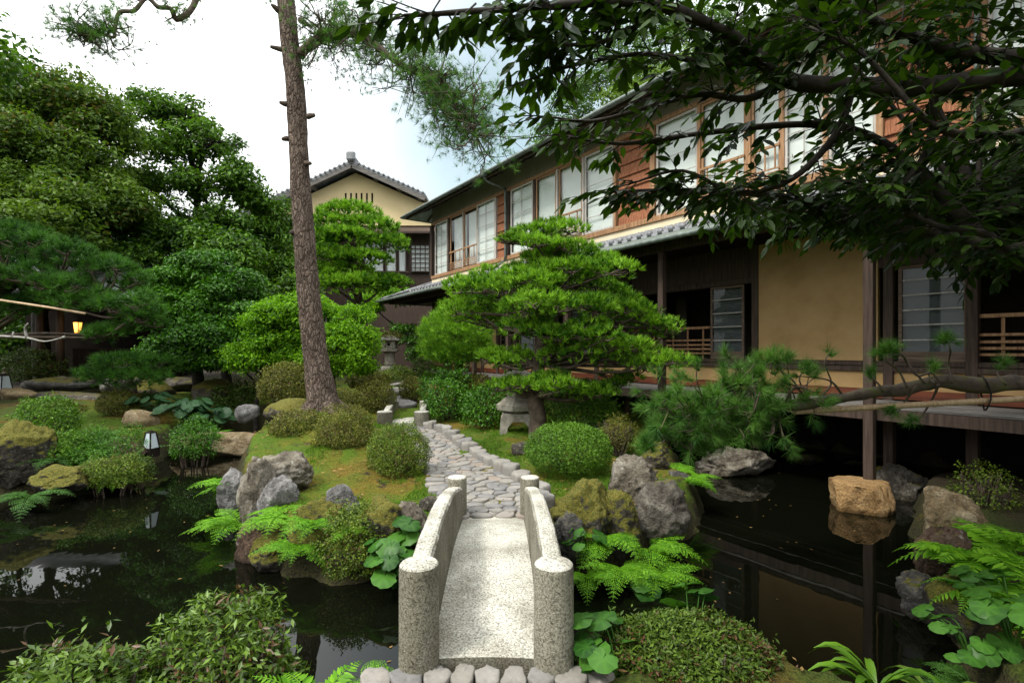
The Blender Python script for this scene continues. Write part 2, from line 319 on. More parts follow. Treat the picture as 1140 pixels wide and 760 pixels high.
X['frame'] = M('warm_window_wood', [(.17, .085, .04), (.30, .165, .08), (.40, .24, .13)], 6, .6, .15, .01, (4, 4, .4))
X['whitewood'] = M('bleached_window_wood', [(.30, .27, .24), (.44, .41, .37), (.55, .52, .48)], 6, .7, .15, .01, (4, 4, .5))
X['cream'] = M('ochre_plaster', [(.30, .19, .082), (.375, .245, .112), (.42, .285, .138)], 1.6, .95, .15, .004, spec=.1)
X['strip'] = M('cream_plaster', [(.66, .56, .38), (.72, .62, .44)], 2, .95, .1, .004, spec=.1)
X['yellow'] = M('pale_yellow_plaster', [(.58, .46, .25), (.63, .51, .29), (.68, .56, .33)], .8, .95, .1, .004, spec=.1)
X['olive'] = M('olive_grey_plaster', [(.17, .15, .115), (.22, .2, .155)], 2, .95, .1, .004)
X['paper'] = M('white_paper', [(.80, .81, .80), (.84, .85, .84)], 3, .9, 0)
X['curtain'] = M('white_curtain', [(.74, .75, .75), (.82, .83, .83)], 3, .9, 0)
X['tile'] = M('grey_roof_tile', [(.10, .105, .115), (.17, .175, .185), (.24, .245, .255)], 5, .5, .2, .01, spec=.5)
X['copper'] = M('green_grey_sheet_roof', [(.12, .15, .125), (.19, .22, .19), (.27, .29, .26)], 3, .55, .1, .01, spec=.45)
X['gutter'] = M('verdigris_gutter', [(.05, .065, .055), (.09, .115, .10), (.16, .19, .17)], 8, .5, .1, .01, spec=.5)
X['black'] = M('black_and_shaded_wood', [(.008, .0065, .005), (.018, .014, .011)], 3, .9, .1, .01, spec=.05)  # near-black colour holds the shade of gate and house wood; lamp frames are black
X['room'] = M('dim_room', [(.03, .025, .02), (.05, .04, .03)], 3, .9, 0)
X['bark'] = barkmat('pine_bark', [(.085, .062, .048), (.16, .12, .095), (.225, .175, .14)], 17, .30)
X['twig'] = M('brown_twig', [(.03, .022, .016), (.07, .052, .038), (.115, .09, .068)], 9, .9, .5, .02)
X['limb'] = M('mossy_limb', [(.03, .024, .018), (.085, .066, .05), (.07, .085, .015)], 7, .9, .7, .03)
X['darkbark'] = M('dark_bark', [(.012, .010, .008), (.03, .025, .02), (.05, .042, .034)], 9, .9, .6, .02)
X['bamboo'] = M('dry_bamboo', [(.33, .22, .12), (.45, .32, .19), (.52, .40, .26)], 5, .5, .1, .01, (8, 8, .6))
X['deadwood'] = M('bleached_dead_wood', [(.16, .15, .13), (.34, .33, .30)], 12, .9, .3, .01)
X['rope'] = M('black_rope', [(.008, .007, .006), (.03, .025, .02)], 60, .9, .5, .01)
X['azalea'] = LEAF('azalea_leaf', (.03, .065, .006), (.15, .215, .02), .25, .42, c0=(.10, .055, .022))
X['azgreen'] = LEAF('fresh_azalea_leaf', (.03, .085, .006), (.12, .25, .018), .25, .42)
X['azolive'] = LEAF('olive_azalea_leaf', (.04, .055, .007), (.18, .185, .025), .2, .5, c0=(.12, .075, .03))
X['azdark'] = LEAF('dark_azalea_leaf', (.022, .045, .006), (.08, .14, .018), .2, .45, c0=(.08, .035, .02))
X['azred'] = LEAF('reddish_azalea_leaf', (.03, .06, .007), (.10, .165, .018), .2, .45, c0=(.10, .045, .022), p0=.22)
X['foreaz'] = LEAF('glossy_azalea_leaf', (.03, .065, .007), (.125, .215, .02), .25, .42, c0=(.11, .055, .025), spec=.35, p0=.2)
X['fern'] = LEAF('fern_leaf', (.06, .20, .008), (.19, .42, .02), .4, .5)
X['ferndark'] = LEAF('dark_fern_leaf', (.025, .08, .015), (.07, .17, .025), .35, .5)
X['round'] = LEAF('butterbur_leaf', (.016, .065, .008), (.07, .19, .024), .3, .4)
X['hosta'] = LEAF('hosta_leaf', (.02, .065, .022), (.065, .15, .06), .3, .45)
X['pine'] = LEAF('bright_needle', (.032, .115, .005), (.235, .455, .028), .3, .5)
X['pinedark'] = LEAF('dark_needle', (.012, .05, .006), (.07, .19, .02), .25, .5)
X['pinegrey'] = LEAF('pale_needle', (.025, .09, .014), (.12, .26, .042), .3, .5)
X['camellia'] = LEAF('camellia_leaf', (.018, .07, .004), (.085, .235, .012), .25, .4, spec=.25)
X['lime'] = LEAF('light_maple_leaf', (.05, .15, .004), (.21, .43, .012), .45, .5)
X['broad'] = LEAF('broadleaf_leaf', (.014, .05, .005), (.10, .21, .016), .35, .4)
X['broadw'] = LEAF('broadleaf_leaf_new_growth', (.026, .07, .008), (.12, .20, .022), .4, .4, c0=(.12, .10, .02), p0=.07)
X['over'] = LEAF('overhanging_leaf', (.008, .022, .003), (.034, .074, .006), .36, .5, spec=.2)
X['hill'] = LEAF('hill_leaf', (.05, .11, .03), (.12, .22, .06), .4, .5)
X['hillw'] = LEAF('hill_bamboo_leaf', (.09, .16, .03), (.18, .28, .05), .4, .5)
X['grass'] = LEAF('short_grass', (.04, .11, .006), (.15, .27, .016), .3, .6)
m, t, b, o = newmat('lit_paper'); b.inputs['Base Color'].default_value = (.9, .6, .25, 1); b.inputs['Emission Color'].default_value = (1, .42, .07, 1); b.inputs['Emission Strength'].default_value = 1.6; X['lamp'] = m
# ------------------------------------------------------------------ terrain
HTH = math.atan(397/F); CU = np.array([-math.sin(HTH), math.cos(HTH)]); CN = np.array([-math.cos(HTH), -math.sin(HTH)]); XA = 11.7
def H2W(s, y): return np.array([XA, 0])+CU*s+CN*y
ctrl = np.array([(-.2, 5.4, .44), (-.5, 6.6, .45), (-.9, 7.6, .46), (-1.3, 9, .47), (-1.8, 10.4, .5), (-2.3, 11.5, .5), (.2, 6.2, .46), (-.8, 5.6, .44),
  (-3.72, 10, 1.05), (-2.6, 8, .74), (-2.1, 6.9, .58), (-1.3, 6.3, .47), (-2.2, 5.6, .45), (-3.0, 6.6, .5), (-3.6, 8, .7), (-4.6, 10, .6), (-3.2, 9, .95), (-1.6, 5.5, .42),
  (0, 7.6, .52), (.8, 8.5, .6), (.1, 9.8, .62), (1, 7, .55), (1.6, 6.6, .5), (2.2, 7.5, .45), (2.6, 9, .4), (.7, 9.5, .62), (-.7, 10, .56), (2, 11, .5), (0, 11.5, .75), (1, 5.8, .5),
  (-2.9, 13, .76), (-3.4, 16, 1.12), (-4.5, 19.5, 1.42), (-1, 13, .85), (0, 15, .9), (1, 14, .8), (-4, 13, .95), (-6, 13.5, .9), (-2, 20, 1.4), (-7, 17, 1.2),
  (-7.5, 9, .4), (-8, 10.5, .55), (-9, 8, .5), (-10, 12, .7), (-13, 15.5, .93), (-16, 16, .95), (-9, 14, 1.0), (-12, 9, .5), (-11, 20, 1.3), (-20, 10, .6), (-7, 12, .6),
  (0, 2.5, .43), (0, 0, .45), (-2, 2.5, .36), (-4, 2, .35), (2, 2.8, .4), (3.5, 2.8, .35), (4.5, 4, .3), (5.5, 5, .35), (6.2, 6.4, .4), (0, -8, .5), (10, -3, .6), (-12, -2, .5),
  (14, 10, .4), (12, 18, .5), (5, 25, 1.2), (-10, 30, 1.8), (-30, 30, 2), (0, 30, 1.8), (30, 20, .8), (20, 2, .5)])
LAND = [
 [(-1.15, 4.95), (-1.6, 4.85), (-2.15, 5.05), (-2.75, 5.6), (-3.3, 6.3), (-3.95, 7.2), (-4.4, 8.4), (-5.0, 9.6), (-5.3, 10.6), (-5.2, 12.0), (-5.6, 12.8), (-6.4, 12.9), (-7.0, 12.0), (-7.3, 11.2), (-7.1, 10.2), (-6.75, 9.2),
  (-7.0, 8.2), (-7.5, 7.5), (-9, 7.0), (-13, 6.4), (-60, 5), (-60, 90), (60, 90), (60, 60), (4.0, 17.5), (3.7, 13.5), (3.3, 11), (3.1, 9.5), (2.7, 8.2), (2.65, 7.2), (2.2, 6.2), (1.5, 5.5), (.8, 5.05), (.35, 5.25), (-.1, 5.3), (-.6, 5.25)],
 [(-60, 1.5), (-8, 2.4), (-3.6, 2.85), (-2.2, 2.95), (-1.3, 2.85), (-.75, 2.92), (.35, 2.92), (.9, 3.05), (1.35, 3.25), (1.9, 3.1), (2.3, 2.75), (2.75, 3.0), (3.3, 3.8), (3.9, 4.75), (4.7, 6.0), (5.6, 7.1), (6.3, 7.7), (7.6, 7.6), (9.5, 6), (14, 4), (60, 2), (60, -30), (-60, -30)],
 [tuple(H2W(-10, -2.6)), tuple(H2W(40, -2.6)), (60, 60), (60, -10)]]
def sdist(P):
    best = np.full(len(P), -1e9)
    for poly in LAND:
        q = np.array(poly); a = q; bq = np.roll(q, -1, 0); d = np.full(len(P), 1e9); ins = np.zeros(len(P), bool)
        for (x1, y1), (x2, y2) in zip(a, bq):
            ex, ey = x2-x1, y2-y1; tt = np.clip(((P[:, 0]-x1)*ex+(P[:, 1]-y1)*ey)/(ex*ex+ey*ey), 0, 1)
            d = np.minimum(d, np.hypot(P[:, 0]-x1-tt*ex, P[:, 1]-y1-tt*ey))
            c = ((y1 > P[:, 1]) != (y2 > P[:, 1])); xx = x1+(P[:, 1]-y1)/(ey if abs(ey) > 1e-9 else 1e-9)*ex; ins ^= c & (P[:, 0] < xx)
        best = np.maximum(best, np.where(ins, d, -d))
    return best
def sstep(a, b, x): x = np.clip((x-a)/(b-a), 0, 1); return x*x*(3-2*x)
def gz(P):
    P = np.atleast_2d(np.asarray(P, float))[:, :2]
    num = np.zeros(len(P)); den = np.zeros(len(P))
    for x, y, z in ctrl:
        wt = 1/((P[:, 0]-x)**2+(P[:, 1]-y)**2+.04)**1.6; num += wt*z; den += wt
    h = num/den
    P3 = np.column_stack([P, np.zeros(len(P))])
    sd = sdist(P)+.10*fbm(P3*1.7, 5)+.13*fbm(P3*4.6, 6, 3)
    h = h+.06*fbm(P3*1.3, 3)+.05*fbm(P3*5, 9)
    # wooded hillside behind the house
    h = h+sstep(24, 75, P[:, 1]+.5*P[:, 0])*sstep(-25, 15, P[:, 0])*26+sstep(40, 120, P[:, 1])*10
    return -.55+(h+.55)*sstep(-.32, .22, sd)
def gz1(x, y): return float(gz([(x, y)])[0])
def axis(lo, hi, st, far, k=1.22):
    a = list(np.arange(lo, hi+1e-6, st)); s_ = st; v = hi
    while v < far[1]: s_ *= k; v += s_; a.append(v)
    s_ = st; v = lo; pre = []
    while v > far[0]: s_ *= k; v -= s_; pre.append(v)
    return np.array(pre[::-1]+a)
xs = axis(-7.5, 6.5, .07, (-400, 400)); ys = axis(2.0, 13.5, .07, (-120, 500))
gx, gy = np.meshgrid(xs, ys); P = np.column_stack([gx.ravel(), gy.ravel()])
z = gz(P); nx, ny = len(xs), len(ys)
i0 = (np.arange(ny-1)[:, None]*nx+np.arange(nx-1)).ravel(); Q = np.column_stack([i0, i0+1, i0+nx+1, i0+nx])
moss = sstep(3.5, 5, P[:, 1])*(1-sstep(15, 20, P[:, 1]))*sstep(-16, -9, P[:, 0])*(1-sstep(4, 6, P[:, 0])); moss = np.clip(moss*.95+.3*(P[:, 1] > 30), 0, 1)
moss = np.maximum(moss, .55*(1-sstep(3.2, 4, P[:, 1])))
emit('ground', np.column_stack([P, z]), Q, X['ground'], smooth=True, attr=moss)['kind'] = 'structure'
wm = MB(); wm.add([(-60, -5, 0), (60, -5, 0), (60, 40, 0), (-60, 40, 0)], [[0, 1, 2, 3]])
o = wm.build('water', X['water']); o['kind'] = 'structure'
# ---- path of fitted stones: Voronoi cells cut to the path's outline
pathL = [(-.60, 5.36), (-.80, 6.0), (-1.0, 6.61), (-1.31, 7.63), (-1.68, 9.0), (-2.05, 10.4), (-2.62, 11.15)]
pathR = [(.22, 5.36), (.24, 6.0), (.08, 6.61), (-.42, 7.63), (-.95, 9.0), (-1.48, 10.4), (-2.0, 11.15)]
def inpoly(p, poly):
    c = False; n = len(poly)
    for i in range(n):
        x1, y1 = poly[i]; x2, y2 = poly[(i+1) % n]
        if (y1 > p[1]) != (y2 > p[1]) and p[0] < x1+(p[1]-y1)/(y2-y1)*(x2-x1): c = not c
    return c
ppoly = pathL+pathR[::-1]
def stones(poly, gap, seeds, rnd, zf, up=.03):
    mb = MB(); S = np.array(seeds)
    for i, p in enumerate(S):
        cell = [p+np.array(v) for v in ((-.13, -.1), (.13, -.1), (.13, .1), (-.13, .1))]
        d = np.linalg.norm(S-p, axis=1)
        for j in np.argsort(d)[1:14]:
            n_ = (S[j]-p)/d[j]; lim = d[j]/2-gap; o = []
            for k in range(len(cell)):
                a, b_ = cell[k], cell[(k+1) % len(cell)]; da, db = (a-p)@n_-lim, (b_-p)@n_-lim
                if da <= 0: o.append(a)
                if da*db < 0: o.append(a+(b_-a)*da/(da-db))
            cell = o
            if len(cell) < 3: break
        if len(cell) < 3: continue
        for _ in range(2):
            cell = [q for k in range(len(cell)) for q in (cell[k]*.78+cell[(k+1) % len(cell)]*.22, cell[k]*.22+cell[(k+1) % len(cell)]*.78)]
        c = np.array(cell); m = c.mean(0); n = len(c); z0 = zf(m); tx, ty = rnd.uniform(-.06, .06, 2); hh = up*rnd.uniform(.6, 1.25)
        def ring(f, dz): q = m+(c-m)*f; return np.column_stack([q, z0+dz+(q[:, 0]-m[0])*tx+(q[:, 1]-m[1])*ty])
        V = np.vstack([ring(1, -.03), ring(1, hh*.6), ring(.955, hh*.93), ring(.84, hh*1.0), [[m[0], m[1], z0+hh*1.01]]])
        Fc = [[r*n+k, r*n+(k+1) % n, (r+1)*n+(k+1) % n, (r+1)*n+k] for r in range(3) for k in range(n)]+[[3*n+k, 3*n+(k+1) % n, 4*n] for k in range(n)]
        mb.add(V, Fc, rnd.uniform(0, 1))
    return mb
seeds = []; rs = np.random.default_rng(3)
for _ in range(9000):
    p = np.array([rs.uniform(-2.7, .3), rs.uniform(5.3, 11.2)])
    if inpoly(p, ppoly) and all((abs(p[0]-q[0])/1.25)**2+(p[1]-q[1])**2 > .118**2 for q in seeds): seeds.append(p)
for e in (pathL, pathR): pass
PZ = lambda m: .462+.012*(m[1]-5.4)
pm = stones(ppoly, .009, seeds, rs, PZ); bedv = [(x, y, .468+.012*(y-5.4)) for x, y in ppoly]
o = pm.build('path', X['path'], smooth=True, attr=True); o['kind'] = 'structure'
nl = len(pathL); bedf = [[i, 2*nl-1-i, 2*nl-2-i, i+1] for i in range(nl-1)]
o = emit('path_bed', bedv, bedf, X['bed'], smooth=False); o['kind'] = 'structure'
# ------------------------------------------------------------------ stones
import bmesh
def ico(sub):
    bm = bmesh.new(); bmesh.ops.create_icosphere(bm, subdivisions=sub, radius=1); V = np.array([v.co[:] for v in bm.verts]); Fc = np.array([[v.index for v in f.verts] for f in bm.faces]); bm.free(); return V, Fc
ICO = {k: ico(k) for k in (2, 3, 4, 5)}
def slabstone(c, wx, wy, h, seed, ang=0):
    """an irregular flat-topped stone with worn edges"""
    r = np.random.default_rng(seed); n = 22; th = np.linspace(0, 2*np.pi, n, endpoint=False); k = r.integers(4, 7); pn = np.sort(r.uniform(0, 2*np.pi, k)+0); pn = (np.arange(k)+r.uniform(-.28, .28, k))*2*np.pi/k+r.uniform(0, 6); pd = r.uniform(.80, 1.0, k)
    rad = np.min(np.where(np.cos(th[:, None]-pn) > .1, pd/np.maximum(np.cos(th[:, None]-pn), .1), 9), 1); rad = np.minimum(rad, 1.15)*(1+.03*r.normal(size=n))
    u = np.column_stack([np.cos(th)*rad*wx, np.sin(th)*rad*wy]); tx, ty = r.uniform(-.1, .1, 2); V = []
    for f, z in ((.96, -h), (1.0, -h*.3), (1.0, h*.62), (.95, h*.93), (.82, h), (.45, h)):
        q = u*f; V.append(np.column_stack([q, z+(q[:, 0]*tx+q[:, 1]*ty if z > 0 else 0)+.004*r.normal(size=n)*(z > 0)]))
    V.append(np.array([[0, 0, h]])); V = np.vstack(V); m = 6
    Fc = [[i*n+k_, i*n+(k_+1) % n, (i+1)*n+(k_+1) % n, (i+1)*n+k_] for i in range(m-1) for k_ in range(n)]+[[(m-1)*n+k_, (m-1)*n+(k_+1) % n, m*n] for k_ in range(n)]
    a = ang; V[:, :2] = V[:, :2]@np.array([[math.cos(a), math.sin(a)], [-math.sin(a), math.cos(a)]]); return V+np.asarray(c), Fc
def rockshape(seed, sub=4, facets=14, rough=.16, crisp=1):
    r = np.random.default_rng(seed); V, Fc = ICO[sub]; n = nrm(r.normal(size=(facets, 3))); d = r.uniform(.72, 1.0, facets)
    dot = V@n.T; rad = np.min(np.where(dot > .05, d/np.maximum(dot, .05), 9), 1); rad = np.minimum(rad, 1.12)
    rad = rad*(1+rough*fbm(V*2.2+seed, seed, 5)+rough*.55*fbm(V*7+seed, seed+3, 4)-rough*.5*np.maximum(0, .12-np.abs(fbm(V*3.1+seed*2, seed+9, 3)))/.12)
    return V*rad[:, None], Fc
def rock(px, base, wpx, hpx, Y, mat, label, seed, name='rock', depth=None, sink=.25, rz=0, tilt=0, flat=9, group='rocks around the pond', sub=5, rough=.16, facets=14, cat='rock'):
    sc = Y/F; c = G(px, base, Y); W, H = wpx*sc/2, hpx*sc*(1+sink)/2; D = W*.85 if depth is None else depth/2
    V, Fc = rockshape(seed, sub, facets, rough); ext = (V.max(0)-V.min(0))/2; V = (V-(V.max(0)+V.min(0))/2)/ext
    if tilt: a = R(tilt); V = V@np.array([[math.cos(a), 0, math.sin(a)], [0, 1, 0], [-math.sin(a), 0, math.cos(a)]]); V = V/np.abs(V).max(0)
    if flat < 2: V[:, 2] = np.where(V[:, 2] > flat, flat+(V[:, 2]-flat)*.15, V[:, 2])
    V = V*np.array([W, D, H])+np.array([c[0], c[1]+D*.5, c[2]+H*(1-2*sink/(1+sink))])
    if sub >= 4: V = V+nrm(V-V.mean(0))*(.02*fbm(V*14, seed, 3))[:, None]
    o = emit(name, V, Fc, X[mat], loc=(c[0], c[1]+D*.5, c[2])); return tag(o, label, cat, group)
# ------------------------------------------------------------------ foliage
def orth(D, Nn): return nrm(Nn-D*np.sum(D*Nn, 1, keepdims=True))
def leaves(P, D, Nn, L, Wd, shape='rhomb', fold=.15, curl=.0):
    n = len(P); D = nrm(D); Nn = orth(D, Nn); S = np.cross(D, Nn); L = np.broadcast_to(L, n)[:, None]; Wd = np.broadcast_to(Wd, n)[:, None]
    if shape == 'rhomb':
        V = np.stack([P, P+D*L*.45+S*Wd*.5+Nn*Wd*fold, P+D*L-Nn*L*curl, P+D*L*.45-S*Wd*.5+Nn*Wd*fold], 1); b = np.arange(n)[:, None]*4
        return V.reshape(-1, 3), [np.vstack([b+[0, 1, 2], b+[0, 2, 3]])], 4
    c1 = -Nn*L*curl*.25; c2 = -Nn*L*curl*.6
    V = np.stack([P, P+D*L*.28+S*Wd*.42+Nn*Wd*fold+c1, P+D*L*.62+S*Wd*.42+Nn*Wd*fold+c2, P+D*L-Nn*L*curl, P+D*L*.62-S*Wd*.42+Nn*Wd*fold+c2, P+D*L*.28-S*Wd*.42+Nn*Wd*fold+c1], 1); b = np.arange(n)[:, None]*6
    return V.reshape(-1, 3), [np.vstack([b+[0, 1, 2, 3], b+[0, 3, 4, 5]])], 6
def needles(P, A, n, L, wd, spread, r, droop=0):
    m = len(P); A = np.repeat(nrm(A), n, 0); Pb = np.repeat(P, n, 0); D = nrm(A+r.normal(size=A.shape)*spread); D[:, 2] -= droop; D = nrm(D)
    S = nrm(np.cross(D, r.normal(size=D.shape))); l = (np.repeat(np.broadcast_to(L, m), n)*r.uniform(.7, 1.1, m*n))[:, None]
    V = np.stack([Pb-S*wd*.5, Pb+S*wd*.5, Pb+D*l], 1); b = np.arange(m*n)[:, None]*3
    return V.reshape(-1, 3), [b+[0, 1, 2]], 3
def var(P, r, k, sc=1.5, amt=.5):
    return np.repeat(np.clip(.5+amt*1.1*fbm(P*sc, 17, 3)+r.uniform(-.42, .42, len(P)), 0, 1), k)
def rdir(r, n): return nrm(r.normal(size=(n, 3)))
def ell(r, n, c, rad, lo=.6, hi=1.0, top=-.5, lump=.12, sd=0):
    d = rdir(r, int(n*2.2)); d = d[d[:, 2] > top][:n]; f = r.uniform(lo**3, hi**3, len(d))**(1/3)*(1+lump*fbm(d*2.6+sd, sd, 3)*2)
    return np.asarray(c)+d*np.asarray(rad)*f[:, None], nrm(d/np.asarray(rad))
def shrub(px, by, wpx, hpx, Y, mat, label, seed, leaf=.034, dens=1.0, name='azalea_bush', cat='bush', group='clipped bushes of the garden', lump=.14, base=.0, dep=.9, shoots=.8, leafw=.45, stemc=14):
    r = np.random.default_rng(seed); c = G(px, by, Y); W = wpx*Y/F/2; H = hpx*Y/F
    g0 = gz1(c[0], c[1]+W*dep*.6)
    t = thing(name, label, cat, (c[0], c[1]+W*dep, min(c[2], g0)), group)
    ctr = np.array([c[0], c[1]+W*dep, c[2]+H*.42]); rad = np.array([W, W*dep, H*.6])
    area = 2*np.pi*W*W*1.2+2*np.pi*W*H; n = int(dens*area/(leaf*leaf*leafw)*1.35)
    P1, N1 = ell(r, int(n*.72), ctr, rad, .84, 1.03, -.62, lump, seed); P2, N2 = ell(r, int(n*.28), ctr, rad*.97, .45, .86, -.6, lump, seed)
    Pp = np.vstack([P1, P2]); Nn = np.vstack([N1, N2])
    # unclipped shoots that stick out of the outline
    ns_ = int(10+n/260); sd_d = rdir(r, ns_*3); sd_d = sd_d[sd_d[:, 2] > -.1][:int(ns_*shoots)]; sp, sn = [], []
    for d_ in sd_d:
        q0 = ctr+d_*rad*.98; ln = leaf*r.uniform(1.5, 4.2); ax = nrm(d_+np.array([0, 0, .6])+r.normal(size=3)*.3)
        for u in np.arange(0, 1, .14): sp.append(q0+ax*ln*u+r.normal(size=3)*leaf*.12); sn.append(nrm(ax+r.normal(size=3)*.8))
    if sp: Pp = np.vstack([Pp, np.array(sp)]); Nn = np.vstack([Nn, np.array(sn)])
    nr = nrm(Nn*.9+r.normal(size=Pp.shape)*.55+[0, 0, .5]); D = nrm(orth(nr, r.normal(size=Pp.shape))+Nn*.5)
    L = leaf*r.uniform(.7, 1.35, len(Pp)); V, Fc, k = leaves(Pp, D, nr, L, L*leafw, 'rhomb', .18)
    emit('foliage', V, Fc, X[mat], t, attr=var(Pp, r, k, 3/W, .45))
    mb = MB(); b0 = np.array([c[0], c[1]+W*dep, min(c[2], g0)-.05])
    for i in range(stemc):
        a = r.uniform(0, 6.28); e = ctr+rad*np.array([math.cos(a)*.75, math.sin(a)*.75, r.uniform(.0, .75)]); s0 = b0+np.array([math.cos(a), math.sin(a), 0])*W*.16
        mb.tube([s0, (s0+e)/2+r.normal(size=3)*W*.08+[0, 0, H*.05], e], [.012+.02*W, .009+.012*W, .004], 5, sm=3)
    mb.build('stems', X['twig'], t, smooth=True); return t
def subpads(pads, n, seed, zj=.35):
    """breaks each pad into overlapping rounded tufts of its own"""
    r = np.random.default_rng(seed); o = []
    for c, rad in pads:
        c = np.array(c); rad = np.array(rad)
        for i in range(n):
            a = 2*np.pi*(i+r.uniform(0, .8))/n; q = r.uniform(.35, .72) if i else r.uniform(0, .3); f = r.uniform(.42, .62)
            o.append((c+rad*[math.cos(a)*q, math.sin(a)*q, 0]+[0, 0, rad[2]*(.5*(1-q*1.2)+zj*r.normal())], np.array([rad[0]*f, rad[1]*f, rad[2]*r.uniform(.62, .95)])))
    return o
def pads_tree(name, label, cat, base, pads, leafm, barkm, seed, trunk, L=.12, n=12, wd=.012, spread=.45, dens=170, radf=.55, up=.8, group=None, flat=True, limb_r=.035, under=.25, attr_sc=1.6, extra=None):
    """pads: world centre + radii; trunk: list of (point, radius). Limbs grow from the nearest lower trunk point to each pad."""
    r = np.random.default_rng(seed); t = thing(name, label, cat, base, group)
    mb = MB(); tp = np.array([p for p, q in trunk]); tr = [q for p, q in trunk]; mb.tube(tp, tr, 12, sm=5, wob=.35, seed=seed); mb.build('trunk', X[barkm], t, smooth=True)
    lb = MB(); Ps = []; As = []
    for c, rad in pads:
        c = np.array(c); rad = np.array(rad); d = np.linalg.norm((tp-c)*[1, 1, 1.4], axis=1)+np.where(tp[:, 2] > c[2]+.1, 2, 0); k = int(np.argmin(d))
        m_ = (tp[k]+c)/2+np.array([0, 0, -.04])+r.normal(size=3)*.06*np.linalg.norm(c-tp[k])
        lb.tube([tp[k], m_, c-[0, 0, rad[2]*.25]], [max(.012, min(limb_r, tr[k]*.6)), limb_r*.6, .012], 6, sm=4, wob=.4, seed=seed)
        for _ in range(int(5+4*rad[0])):
            a = r.uniform(0, 6.28); q = r.uniform(.5, .9); e = c+rad*[math.cos(a)*q, math.sin(a)*q, -.1+.2*r.random()]
            lb.tube([c-[0, 0, rad[2]*.3], (c+e)/2+r.normal(size=3)*.04-[0, 0, rad[2]*.25], e], [.012, .009, .004], 5, sm=3)
        nn = int(dens*np.pi*rad[0]*rad[1]*(1+under)+8)
        d_ = rdir(r, nn*3); d_ = d_[(d_[:, 2] > 0) | (r.random(len(d_)) < under)][:nn]
        f = r.uniform(.55, 1, len(d_))**.6*(1+.35*fbm(d_*2.3+c, seed, 3))
        Ps.append(c+d_*rad*f[:, None]); As.append(nrm(d_*[1, 1, .55]*radf+[0, 0, up]+r.normal(size=d_.shape)*.25))
    lb.build('limbs', X[barkm], t, smooth=True)
    Ps = np.vstack(Ps); As = np.vstack(As)
    V, Fc, k = needles(Ps, As, n, L, wd, spread, r)
    emit('foliage', V, Fc, X[leafm], t, smooth=False, attr=var(Ps, r, k*n, attr_sc, .5)); return t
def leafy_tree(name, label, cat, base, blobs, leafm, barkm, seed, trunk, leaf=.15, per=140, cl=.55, ncl=40, group=None, limb=.06, flat=.55, leafw=.5, shape='rhomb', hang=.2):
    r = np.random.default_rng(seed); t = thing(name, label, cat, base, group)
    mb = MB(); tp = np.array([p for p, q in trunk]); tr = [q for p, q in trunk]; mb.tube(tp, tr, 10, sm=5, wob=.3, seed=seed); mb.build('trunk', X[barkm], t, smooth=True)
    lb = MB(); Ps = []; Ns = []
    for c, rad in blobs:
        c = np.array(c); rad = np.array(rad); k = int(np.argmin(np.linalg.norm(tp-c, axis=1)+np.where(tp[:, 2] > c[2], 3, 0)))
        lb.tube([tp[k], (tp[k]+c)/2+r.normal(size=3)*.25, c], [limb*1.3, limb, limb*.5], 6, sm=4, wob=.3)
        cc, cn = ell(r, ncl, c, rad, .35, 1.0, -.75, .2, seed)
        for q, nq in zip(cc, cn):
            lb.tube([c+(q-c)*.1, c+(q-c)*.55+r.normal(size=3)*.12*rad, q], [limb*.45, limb*.28, .008], 5, sm=2)
            s_ = cl*r.uniform(.6, 1.25); m = int(per*s_*s_/(cl*cl)); p, nn = ell(r, m, q, [s_, s_, s_*flat], .3, 1.0, -.9, .2, seed)
            Ps.append(p); Ns.append(nrm(nn*.6+[0, 0, .75]))
    lb.build('limbs', X[barkm], t, smooth=True)
    Ps = np.vstack(Ps); Ns = np.vstack(Ns); nr = nrm(Ns+r.normal(size=Ns.shape)*.5); D = orth(nr, r.normal(size=Ns.shape)); D[:, 2] -= hang
    L = leaf*r.uniform(.65, 1.3, len(Ps)); V, Fc, k = leaves(Ps, D, nr, L, L*leafw, shape, .15, .1)
    emit('foliage', V, Fc, X[leafm], t, smooth=False, attr=var(Ps, r, k, .8, .5)); return t
